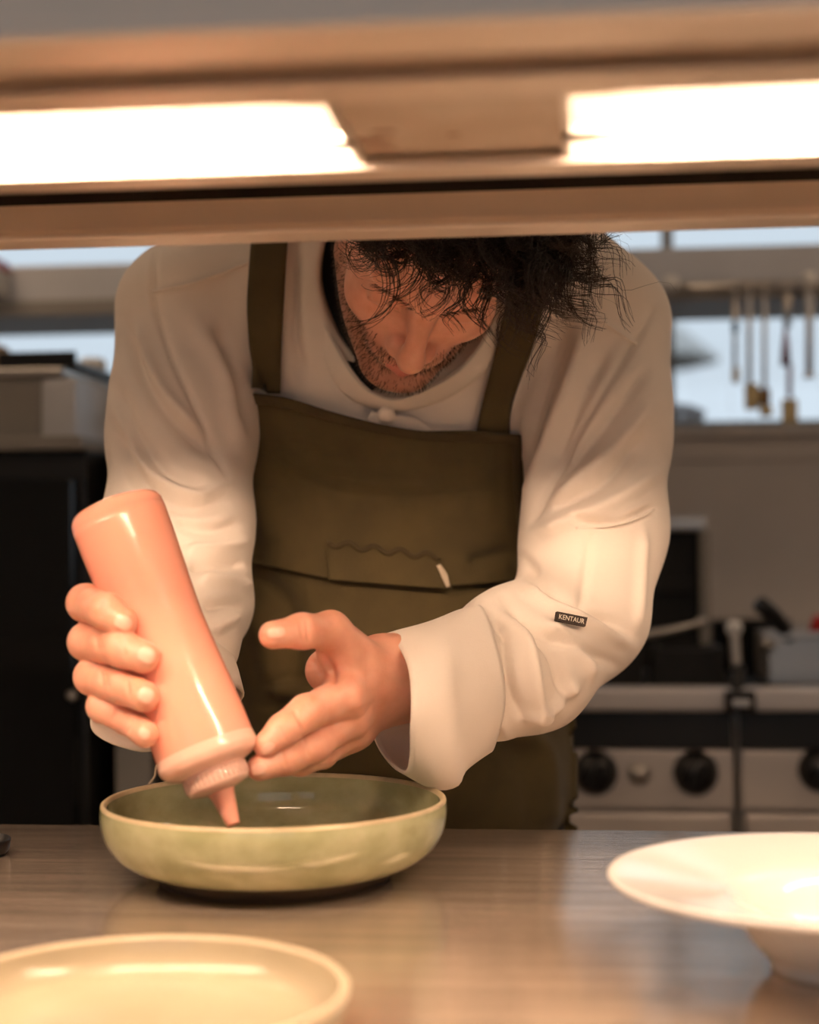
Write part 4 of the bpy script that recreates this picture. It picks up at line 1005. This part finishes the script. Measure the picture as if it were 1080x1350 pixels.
# ---- collar band
ct = [(414, 300, 1.500), (417, 345, 1.492), (421, 385, 1.484), (430, 425, 1.474), (450, 462, 1.466), (468, 492, 1.461), (490, 515, 1.458), (522, 526, 1.457), (566, 510, 1.456), (606, 484, 1.456), (640, 440, 1.470), (664, 390, 1.482), (676, 330, 1.496)]
cb = [(376, 300, 1.512), (384, 345, 1.506), (396, 385, 1.498), (410, 425, 1.490), (424, 470, 1.482), (442, 508, 1.480), (470, 532, 1.478), (522, 543, 1.477), (580, 530, 1.477), (628, 500, 1.474), (668, 450, 1.486), (696, 395, 1.498), (710, 330, 1.512)]
ct = spline(np.array([P(*c) for c in ct]), 60); cb = spline(np.array([P(*c) for c in cb]), 60)
rows = []
for t, bul in ((0, -0.008), (0.03, 0.006), (0.10, 0.0095), (0.4, 0.0095), (0.7, 0.009), (0.93, 0.008), (1.0, 0.003)):
    rows.append(cb*(1-t)+ct*t-FWD*bul)
for t, bul in ((1.0, -0.003), (0.85, -0.003), (0.5, -0.002), (0.1, -0.006)):
    rows.append(cb*(1-t)+ct*t-FWD*bul)
V = np.vstack(rows); n = 60; F = [(r*n+i, r*n+i+1, (r+1)*n+i+1, (r+1)*n+i) for r in range(len(rows)-1) for i in range(n-1)]
collar = child('collar', V, F, M['jacket']); collar.parent = person
st = [cb[i]*0.16+ct[i]*0.84-FWD*0.0095 for i in range(3, 56)]
tb = tube('collar_stitching', st, 0.0008, M['seam'], None, 5); tb.parent = collar; tb.matrix_parent_inverse = Matrix.Translation(-Vector(person_loc))
# ---- undershirt in the neck opening
us = child('undershirt', *surfnet(lambda p: ell(p, P(540, 380, 1.56), (0.085, 0.11, 0.065), CB), P(540, 380, 1.56)-0.16, P(540, 380, 1.56)+0.16, 0.005), M['tee'])
nb_o = [(414, 296, 1.502), (417, 345, 1.494), (421, 385, 1.486), (430, 425, 1.477), (450, 462, 1.469), (468, 492, 1.464), (490, 515, 1.461)]
nb_i = [(448, 296, 1.480), (450, 345, 1.476), (454, 385, 1.470), (464, 425, 1.463), (482, 455, 1.458), (500, 478, 1.456), (515, 495, 1.455)]
no_ = spline(np.array([P(*c) for c in nb_o]), 30)+FWD*0.004; ni_ = spline(np.array([P(*c) for c in nb_i]), 30)
V = np.vstack([no_*(1-t)+ni_*t+FWD*0.006*math.sin(t*3.14) for t in np.linspace(0, 1, 6)]); F = [(r*30+i, r*30+i+1, (r+1)*30+i+1, (r+1)*30+i) for r in range(5) for i in range(29)]
nbo = child('undershirt_neckband', V, F, M['tee']); md = nbo.modifiers.new('thickness', 'SOLIDIFY'); md.thickness = 0.002
# ---- placket flap and button
strip_on(torso, [(488, 546), (510, 556), (540, 566), (566, 590)], [6, 14, 18, 18], 0.0110, 0.004, 'placket', M['jacket'], 20, 7)
bp = trace(torso, [510], [549])[0]-FWD*0.0145
bt_ = lathe('button', [(0.0085, -0.002), (0.0085, 0.001), (0.006, 0.0038), (0.001, 0.0046)], M['jacket'], bp, tuple(-FWD*0.85-UP*0.5), 24); bt_.parent = person; bt_.matrix_parent_inverse = Matrix.Translation(-Vector(person_loc))

# ---- cuffs: wide open sleeve ends
def loft(name, rings, m, thick=0.0022):
    R_ = np.array(rings); K_ = 22
    R_ = np.stack([spline(R_[:, j], K_) for j in range(R_.shape[1])], 1)
    k = len(R_); n = R_.shape[1]; V = R_.reshape(-1, 3)
    F = [(i*n+j, i*n+(j+1) % n, (i+1)*n+(j+1) % n, (i+1)*n+j) for i in range(k-1) for j in range(n)]
    nrm_c = np.cross(np.roll(R_, -1, 1)-np.roll(R_, 1, 1), np.gradient(R_, axis=0)).reshape(-1, 3); nrm_c /= np.linalg.norm(nrm_c, axis=1)[:, None]
    cen_c = R_.mean(1, keepdims=True); sg = np.sign(np.einsum('ij,ij->i', nrm_c, (R_-cen_c).reshape(-1, 3)))[:, None]
    V = V+nrm_c*sg*wrinkle(V, 0.0012, 70, 5)[:, None]
    o = child(name, V, F, m); s = o.modifiers.new('thickness', 'SOLIDIFY'); s.thickness = thick; s.offset = 0; return o
def ringpx(pts, n=56):
    """smooth closed ring through (px, py, depth) points"""
    q = np.array([P(*p) for p in pts]); k = len(q); out = []
    for u in np.linspace(0, k, n, endpoint=False):
        i = int(u); t = u-i; p0, p1, p2, p3 = q[(i-1) % k], q[i % k], q[(i+1) % k], q[(i+2) % k]
        out.append(0.5*((2*p1)+(p2-p0)*t+(2*p0-5*p1+4*p2-p3)*t*t+(-p0+3*p1-3*p2+p3)*t**3))
    return np.array(out)
# rings of points that run top, near side, bottom, far side
loft('cuff', [ringpx([(632, 799, 1.292), (654, 852, 1.242), (664, 930, 1.238), (650, 988, 1.262), (636, 972, 1.330), (622, 912, 1.345), (618, 850, 1.330)]),
              ringpx([(592, 810, 1.265), (606, 862, 1.208), (614, 950, 1.200), (614, 1012, 1.226), (602, 985, 1.300), (592, 920, 1.322), (590, 855, 1.310)]),
              ringpx([(560, 818, 1.252), (586, 868, 1.192), (596, 955, 1.184), (604, 1032, 1.214), (578, 1004, 1.280), (556, 935, 1.305), (556, 862, 1.290)]),
              ringpx([(532, 828, 1.245), (560, 874, 1.184), (568, 958, 1.176), (576, 1036, 1.212), (538, 1004, 1.275), (515, 935, 1.296), (520, 866, 1.283)]),
              ringpx([(510, 837, 1.240), (538, 878, 1.180), (541, 958, 1.172), (535, 1016, 1.210), (500, 988, 1.268), (484, 932, 1.288), (494, 868, 1.275)])], M['jacket'])
# the chef's right cuff
loft('cuff', [ringpx([(300, 835, 1.340), (232, 800, 1.275), (180, 850, 1.300), (180, 890, 1.320), (236, 900, 1.350), (280, 880, 1.355)]),
              ringpx([(312, 875, 1.295), (232, 845, 1.232), (166, 870, 1.240), (150, 915, 1.245), (200, 948, 1.270), (265, 930, 1.310)]),
              ringpx([(316, 895, 1.275), (230, 872, 1.212), (152, 895, 1.215), (137, 938, 1.210), (190, 970, 1.235), (258, 950, 1.292)]),
              ringpx([(319, 914, 1.262), (228, 896, 1.204), (141, 918, 1.196), (124, 964, 1.196), (188, 990, 1.212), (252, 966, 1.278)])], M['jacket'])

# ---- woven label on the chef's left sleeve
from mathutils.bvhtree import BVHTree
bvh = BVHTree.FromPolygons([Vector(x) for x in v], [tuple(map(int, q_)) for q_ in f])
def hit(px, py):
    r = raydir(px, py); h_ = bvh.ray_cast(Vector(CAM), Vector(r).normalized()); return np.array(h_[0]), np.array(h_[1])
nl = np.mean([hit(x_l, y_l)[1] for x_l in (738, 754, 770) for y_l in (808, 818, 828)], axis=0); nl /= np.linalg.norm(nl)
lc_ = np.array([hit(x_l, y_l)[0] for x_l in (736, 746, 754, 762, 772) for y_l in (808, 818, 828)])
cl_ = hit(754, 817)[0]; cl_ = cl_+nl*(np.max((lc_-cl_) @ nl)+0.0006)
def on_label(px, py, lift=0.0):
    r = raydir(px, py); return CAM+r*(((cl_+nl*lift-CAM) @ nl)/(r @ nl))
co_ = [on_label(735, 806), on_label(775, 814), on_label(772, 826), on_label(733, 818)]
V = np.array(co_+[c-nl*0.003 for c in co_])
lb = child('sleeve_label', V, [(0, 1, 2, 3), (7, 6, 5, 4), (0, 4, 5, 1), (1, 5, 6, 2), (2, 6, 7, 3), (3, 7, 4, 0)], M['label'])
lb.data.polygons.foreach_set('use_smooth', [False]*6)
a0, a1 = (co_[0]*0.5+co_[3]*0.5), (co_[1]*0.5+co_[2]*0.5); hgt = np.linalg.norm(co_[0]-co_[3])
cu = bpy.data.curves.new('t', 'FONT'); cu.body = 'KENTAUR'; cu.size = 1; cu.extrude = 0.02
to = bpy.data.objects.new('t', cu); COL.objects.link(to); bpy.context.view_layer.update()
tm = bpy.data.meshes.new_from_object(to.evaluated_get(bpy.context.evaluated_depsgraph_get())); bpy.data.objects.remove(to)
tv = np.empty(len(tm.vertices)*3, np.float32); tm.vertices.foreach_get('co', tv); tv = tv.reshape(-1, 3)
tv[:, 0] = (tv[:, 0]-tv[:, 0].min())/np.ptp(tv[:, 0]); tv[:, 1] = (tv[:, 1]-tv[:, 1].min())/np.ptp(tv[:, 1])-0.5
xd = a1-a0; yd = co_[0]-co_[3]
W = a0+nl*0.0003+np.outer(tv[:, 0]*0.84+0.08, xd)+np.outer(tv[:, 1]*0.52, yd)+np.outer(tv[:, 2]*0.004, nl)
tm.vertices.foreach_set('co', (W-np.array(person_loc)).astype(np.float32).ravel()); tm.update()
lt = link('label_lettering', tm, M['letter']); lt.parent = lb

# ---- apron
apf = torso
def apron_sheet(rowsL, rowsR, n, nw, lift, thick, name, folds, relax=6):
    L = spline(np.array(rowsL, float), n); R = spline(np.array(rowsR, float), n)
    s = np.linspace(0, 1, nw); px = (L[:, None, 0]*(1-s)+R[:, None, 0]*s).ravel(); py = (L[:, None, 1]*(1-s)+R[:, None, 1]*s)
    return L, R, s, px, py
def apron_part(rowsL, rowsR, sag, n, nw, lift, thick, name, m, folds, relax=6):
    L, R, s, px, py = apron_sheet(rowsL, rowsR, n, nw, lift, thick, name, folds)
    tt = np.linspace(0, 1, n)[:, None]
    py = py+np.interp(s, np.linspace(0, 1, len(sag[0])), sag[0])*(1-tt)+np.interp(s, np.linspace(0, 1, len(sag[1])), sag[1])*tt
    return sheet(apf, px, py.ravel(), n, nw, lift, thick, name, m, folds, None, relax)
A = [([(330, 590), (420, 640), (520, 655), (660, 645)], -0.0022, 6), ([(330, 585), (430, 625), (540, 640), (660, 632)], 0.002, 7), ([(380, 580), (430, 600), (470, 605)], -0.004, 10), ([(360, 560), (420, 590), (480, 595)], 0.003, 10),
     ([(340, 600), (345, 660), (350, 720)], 0.004, 20), ([(318, 690), (335, 720), (330, 745)], -0.006, 20), ([(650, 580), (655, 640), (660, 700)], -0.002, 5), ([(620, 742), (650, 735), (675, 728)], -0.006, 10), ([(440, 560), (560, 590), (640, 585)], 0.002, 14)]
apron = apron_part([(321, 508), (312, 570), (304, 636), (314, 690), (320, 735)], [(676, 567), (676, 620), (680, 680), (684, 720), (664, 752)],
                   ([0, 4, 14, 22, 18, 6, 0], [0, 6, 16, 22, 22, 16, 8]), 70, 90, 0.019, 0.003, 'apron_bib', M['apron'], A)
sk = [([(320, 760), (370, 790), (390, 850), (380, 920)], -0.008, 18), ([(300, 800), (345, 830), (360, 900)], 0.008, 18), ([(580, 775), (620, 772), (665, 760)], -0.006, 8), ([(420, 800), (430, 900), (425, 1000)], 0.004, 30),
      ([(690, 960), (720, 1000), (725, 1090)], 0.008, 14), ([(650, 960), (690, 1010), (700, 1090)], -0.003, 14), ([(360, 910), (400, 915), (430, 925)], 0.008, 9), ([(350, 935), (400, 940), (440, 950)], -0.012, 12)]
apron_part([(330, 715), (312, 800), (302, 880), (300, 960), (296, 1040), (292, 1140)], [(670, 735), (700, 800), (735, 880), (748, 960), (750, 1040), (750, 1140)],
           ([0, 4, 6, 4, 0], [0, 0, 0]), 90, 90, 0.0095, 0.003, 'apron_skirt', M['apron'], sk)
# hem of the bib
strip_on(apf, [(323, 514), (380, 524), (440, 545), (500, 562), (560, 572), (620, 573), (674, 572)], 6.5, 0.0215, 0.003, 'bib_hem', M['apron_trim'], 60, 5)
# side hems
strip_on(apf, [(327, 520), (318, 575), (310, 636)], 4.5, 0.0210, 0.003, 'side_hem', M['apron_trim'], 30, 4)
strip_on(apf, [(668, 575), (668, 630), (672, 690), (676, 722)], 4.5, 0.0210, 0.003, 'side_hem', M['apron_trim'], 30, 4)
# straps up over the shoulders
strap_f = lambda p: smin(torso(p), sleeves(p), 0.014)
strip_on(strap_f, [(348, 515), (350, 440), (354, 370), (360, 300), (366, 262)], [25, 24, 24, 23, 22], 0.0105, 0.003, 'shoulder_strap', M['apron'], 50, 7)
strip_on(strap_f, [(650, 572), (662, 520), (676, 470), (692, 400), (704, 330), (712, 268)], [26, 26, 26, 26, 25, 24], 0.0105, 0.003, 'shoulder_strap', M['apron'], 50, 7)
# pocket on the bib with a scalloped worn edge
n, nw = 24, 40
s = np.linspace(0, 1, nw); tt = np.linspace(0, 1, n)[:, None]
px = ((438+2*tt)+(s*(134+14*tt))).ravel()
py = ((708+18*s+4.0*np.sin(s*2*math.pi*4.2))*(1-tt)+(758+12*s)*tt).ravel()
pk = sheet(apf, px, py, n, nw, 0.0225, 0.003, 'pocket', M['apron'], None, None, 4)
strip_on(apf, [(440+132*q_, 710+18*q_+4.0*math.sin(q_*2*math.pi*4.2)) for q_ in np.linspace(0, 1, 26)], 3.0, 0.0240, 0.002, 'pocket_hem', M['apron_trim'], 40, 4)
strip_on(apf, [(571, 738), (577, 750), (582, 766)], [2.5, 4, 2.2], 0.0250, 0.002, 'frayed_thread', M['thread'], 14, 4)
# ---- trousers and shoes behind the counter
def trousers_f(p):
    d = None
    for sx in (-0.09, 0.09):
        hip = P(525, 1040, 1.64)+RIGHT*sx; kn = np.array([hip[0], hip[1]+0.03, 0.48]); an = np.array([hip[0], hip[1]+0.05, 0.11])
        c = chain(p, [hip, kn, an], [0.085, 0.075, 0.065], 0.03); d = c if d is None else smin(d, c, 0.02)
    return smin(d, ell(p, P(525, 1020, 1.645), (0.150, 0.10, 0.105), CB), 0.03)
hp = P(525, 1040, 1.64)
child('trousers', *surfnet(trousers_f, (hp[0]-0.3, hp[1]-0.22, 0.02), (hp[0]+0.3, hp[1]+0.3, 1.05), 0.010), M['trousers'])
for sx in (-0.09, 0.09):
    h_ = hp+RIGHT*sx; c = np.array([h_[0], h_[1]+0.05, 0.0])
    sf = lambda p: smax(smin(ell(p, c+np.array([0, -0.08, 0.035]), (0.05, 0.13, 0.05)), cap(p, c+np.array([0, 0.0, 0.05]), c+np.array([0, 0, 0.11]), 0.045), 0.03), -(p[:, 2]-0.001), 0.004)
    child('shoe', *surfnet(sf, c+np.array([-0.1, -0.25, -0.02]), c+np.array([0.1, 0.12, 0.18]), 0.006), M['black'])

stg = tube('apron_string', [P(214, 980, 1.40), P(211, 1003, 1.395), P(206, 1012, 1.39), P(204, 1024, 1.39), P(196, 1036, 1.39), P(192, 1060, 1.39)], 0.0011, M['thread'], None, 6, 30); stg.parent = person; stg.matrix_parent_inverse = Matrix.Translation(-Vector(person_loc))

# ================================================================== HAIR AND STUBBLE
def strands(curves, rad, seg=3):
    """curves: (N, K, 3) centre lines -> thin tapering tubes"""
    C = np.asarray(curves, np.float32); N, K, _ = C.shape
    T = np.gradient(C, axis=1); T /= np.linalg.norm(T, axis=2, keepdims=True)+1e-9
    ref = np.array([0.31, 0.52, 0.79], np.float32)
    U = np.cross(T, ref); U /= np.linalg.norm(U, axis=2, keepdims=True)+1e-9; W = np.cross(T, U)
    r = (rad*np.interp(np.linspace(0, 1, K), [0, 0.6, 1], [1, 0.9, 0.25])).astype(np.float32)[None, :, None]
    a = np.arange(seg)*2*math.pi/seg
    V = np.stack([C+(U*math.cos(t)+W*math.sin(t))*r for t in a], 2).reshape(-1, 3)
    base = (np.arange(N)[:, None, None]*K+np.arange(K-1)[None, :, None])*seg
    j = np.arange(seg)[None, None, :]; j2 = (j+1) % seg
    Q = np.stack([base+j, base+j2, base+seg+j2, base+seg+j], -1).reshape(-1, 4)
    return V, Q
GRAV = np.array([0, 0, -1.0])
locks = []
def scalp_ok(d):
    # d: unit direction in the head frame, hairline in front, round the ears and down the nape
    x, y, z = d
    return z > 0.20+0.33*max(0, y)-0.55*max(0, -y)-0.15*(abs(x) > 0.6)
cand = []
N_LOCK = 560
ga = math.pi*(3-math.sqrt(5)); i = 0
for i in range(2300):
    z = 1-2*(i+0.5)/2300; r = math.sqrt(1-z*z); d = np.array([math.cos(ga*i)*r, math.sin(ga*i)*r, z])
    if scalp_ok(d): cand.append(d)
for d in cand:
    root = np.array([0, -0.012, 0.042])+d*np.array([0.0735, 0.095, 0.082])*0.99
    nrm_ = d/np.array([0.0745, 0.096, 0.083]); nrm_ /= np.linalg.norm(nrm_)
    rw = HC+HB @ root; nw_ = HB @ nrm_
    front = max(0, d[1])
    L = rng.uniform(0.052, 0.088)+0.012*front
    if d[0] > 0.35: L *= max(0.35, 1-1.3*(d[0]-0.35))
    if d[0] < -0.5: L *= 0.92
    if d[1] > 0.45: L *= 0.78 if d[0] > -0.12 else 1.05
    K = 22
    t = np.linspace(0, 1, K)
    side = HB @ np.array([-d[0]*0.1-0.10*front, 0.22, 0.0])
    g = GRAV*0.38
    drift = nw_*0.70+side+rng.normal(0, 0.22, 3)
    cen = rw+np.outer(t*L, drift)+np.outer(t**2*L, g)
    ax = cen[-1]-cen[0]; ax, u, w = frame_from(ax)
    turns = rng.uniform(1.5, 2.8)*rng.choice([-1, 1]); R0 = rng.uniform(0.007, 0.012); ph = rng.uniform(0, 6.28)
    for sN in range(9):
        ph2 = ph+rng.normal(0, 0.28); rr = R0*rng.uniform(0.75, 1.2); jit = rng.normal(0, 0.0024, 3); tr2 = turns*rng.uniform(0.93, 1.07)
        env = np.clip(t*2.2, 0, 1)
        c = cen+jit*np.clip(t*3, 0, 1)[:, None]+(np.outer(np.cos(ph2+tr2*2*math.pi*t), u)+np.outer(np.sin(ph2+tr2*2*math.pi*t), w))*(rr*env)[:, None]-(u*math.cos(ph2)+w*math.sin(ph2))*0*rr
        locks.append(c)
V, Q = strands(np.array(locks), 0.0005)
fz = []
for d in cand[::2]+[c for c in cand if c[1] > 0.3]:
    root = np.array([0, -0.012, 0.042])+d*np.array([0.0735, 0.095, 0.082])
    rw = HC+HB @ root; nw_ = HB @ d
    for _ in range(2):
        L = rng.uniform(0.03, 0.078)*(0.5 if d[0] > 0.5 else 0.75 if d[1] > 0.45 and d[0] > -0.12 else 1); t = np.linspace(0, 1, 20)
        drift = nw_*0.75+rng.normal(0, 0.35, 3)
        cen = rw+np.outer(t*L, drift)+np.outer(t**2*L, GRAV*0.4); ax, u, w = frame_from(cen[-1]-cen[0])
        tn_ = rng.uniform(1.0, 3.0)*rng.choice([-1, 1])*2*math.pi; ph = rng.uniform(0, 6.28); rr = rng.uniform(0.004, 0.015)*np.clip(t*1.6, 0, 1)
        fz.append(cen+np.outer(np.cos(ph+tn_*t)*rr, u)+np.outer(np.sin(ph+tn_*t)*rr, w))
V2, Q2 = strands(np.array(fz), 0.00022)
Q = np.vstack([Q, Q2+len(V)]); V = np.vstack([V, V2])
child('hair', V, Q, M['hair'], stuff=True)
# dense undergrowth of the hair close to the scalp
def cap_f(p):
    d = ell(p, (0, -0.016, 0.048), (0.096, 0.116, 0.106))
    q = p-np.array([0, -0.012, 0.042], np.float32); q = q/(np.linalg.norm(q, axis=1)[:, None]+1e-6)
    lim = q[:, 2]-(0.32+0.44*np.clip(q[:, 1], 0, 1)-0.55*np.clip(-q[:, 1], 0, 1)-0.12*np.clip((np.abs(q[:, 0])-0.5)*4, 0, 1))
    w = 0.007*np.sin(p[:, 0]*200)*np.sin(p[:, 1]*180+1)*np.sin(p[:, 2]*190)
    return smax(d+w, -lim*0.09, 0.02)
v, f = surfnet(cap_f, (-0.13, -0.16, -0.08), (0.13, 0.14, 0.18), 0.0028)
child('hair_underlayer', HC+v @ HB.T, f, M['hair'])
# stubble
hv = head_local; hn = grad(head_f, hv.astype(np.float32)).astype(float)
pick = np.where(rng.random(len(hv)) < bm_*0.16)[0]
roots = hv[pick]; nn = hn[pick]
dirs = nn*0.55+np.array([0, 0.1, -0.8])+rng.normal(0, 0.25, nn.shape); dirs /= np.linalg.norm(dirs, axis=1)[:, None]
Ls = rng.uniform(0.003, 0.0055, len(pick))[:, None]
c0 = roots-nn*0.0005; c1 = roots+dirs*Ls*0.5+nn*0.0005; c2 = roots+dirs*Ls
Cw = np.stack([c0, c1, c2], 1); Cw = HC+Cw @ HB.T
V, Q = strands(Cw, 0.00022)
child('beard', V, Q, M['stubble'], stuff=True)
# eyebrows and lashes
eb = []
for s in (-1, 1):
    for k in range(90):
        u = rng.random(); p0 = np.array([s*(0.010+0.036*u), 0.101-0.014*u*u, 0.030+0.006*u-0.006*u*u*1.2+rng.normal(0, 0.0022)])
        g_ = grad(head_f, p0[None].astype(np.float32))[0]; dd_ = head_f(p0[None].astype(np.float32))[0]; p0 = p0-g_*dd_
        dr = np.array([s*1.0, 0.0, 0.35-0.7*u])+g_*0.35+rng.normal(0, 0.15, 3); dr /= np.linalg.norm(dr)
        eb.append([p0, p0+dr*0.003, p0+dr*0.006])
eb = HC+np.array(eb) @ HB.T
V, Q = strands(eb, 0.00016); child('eyebrows', V, Q, M['stubble'], stuff=True)
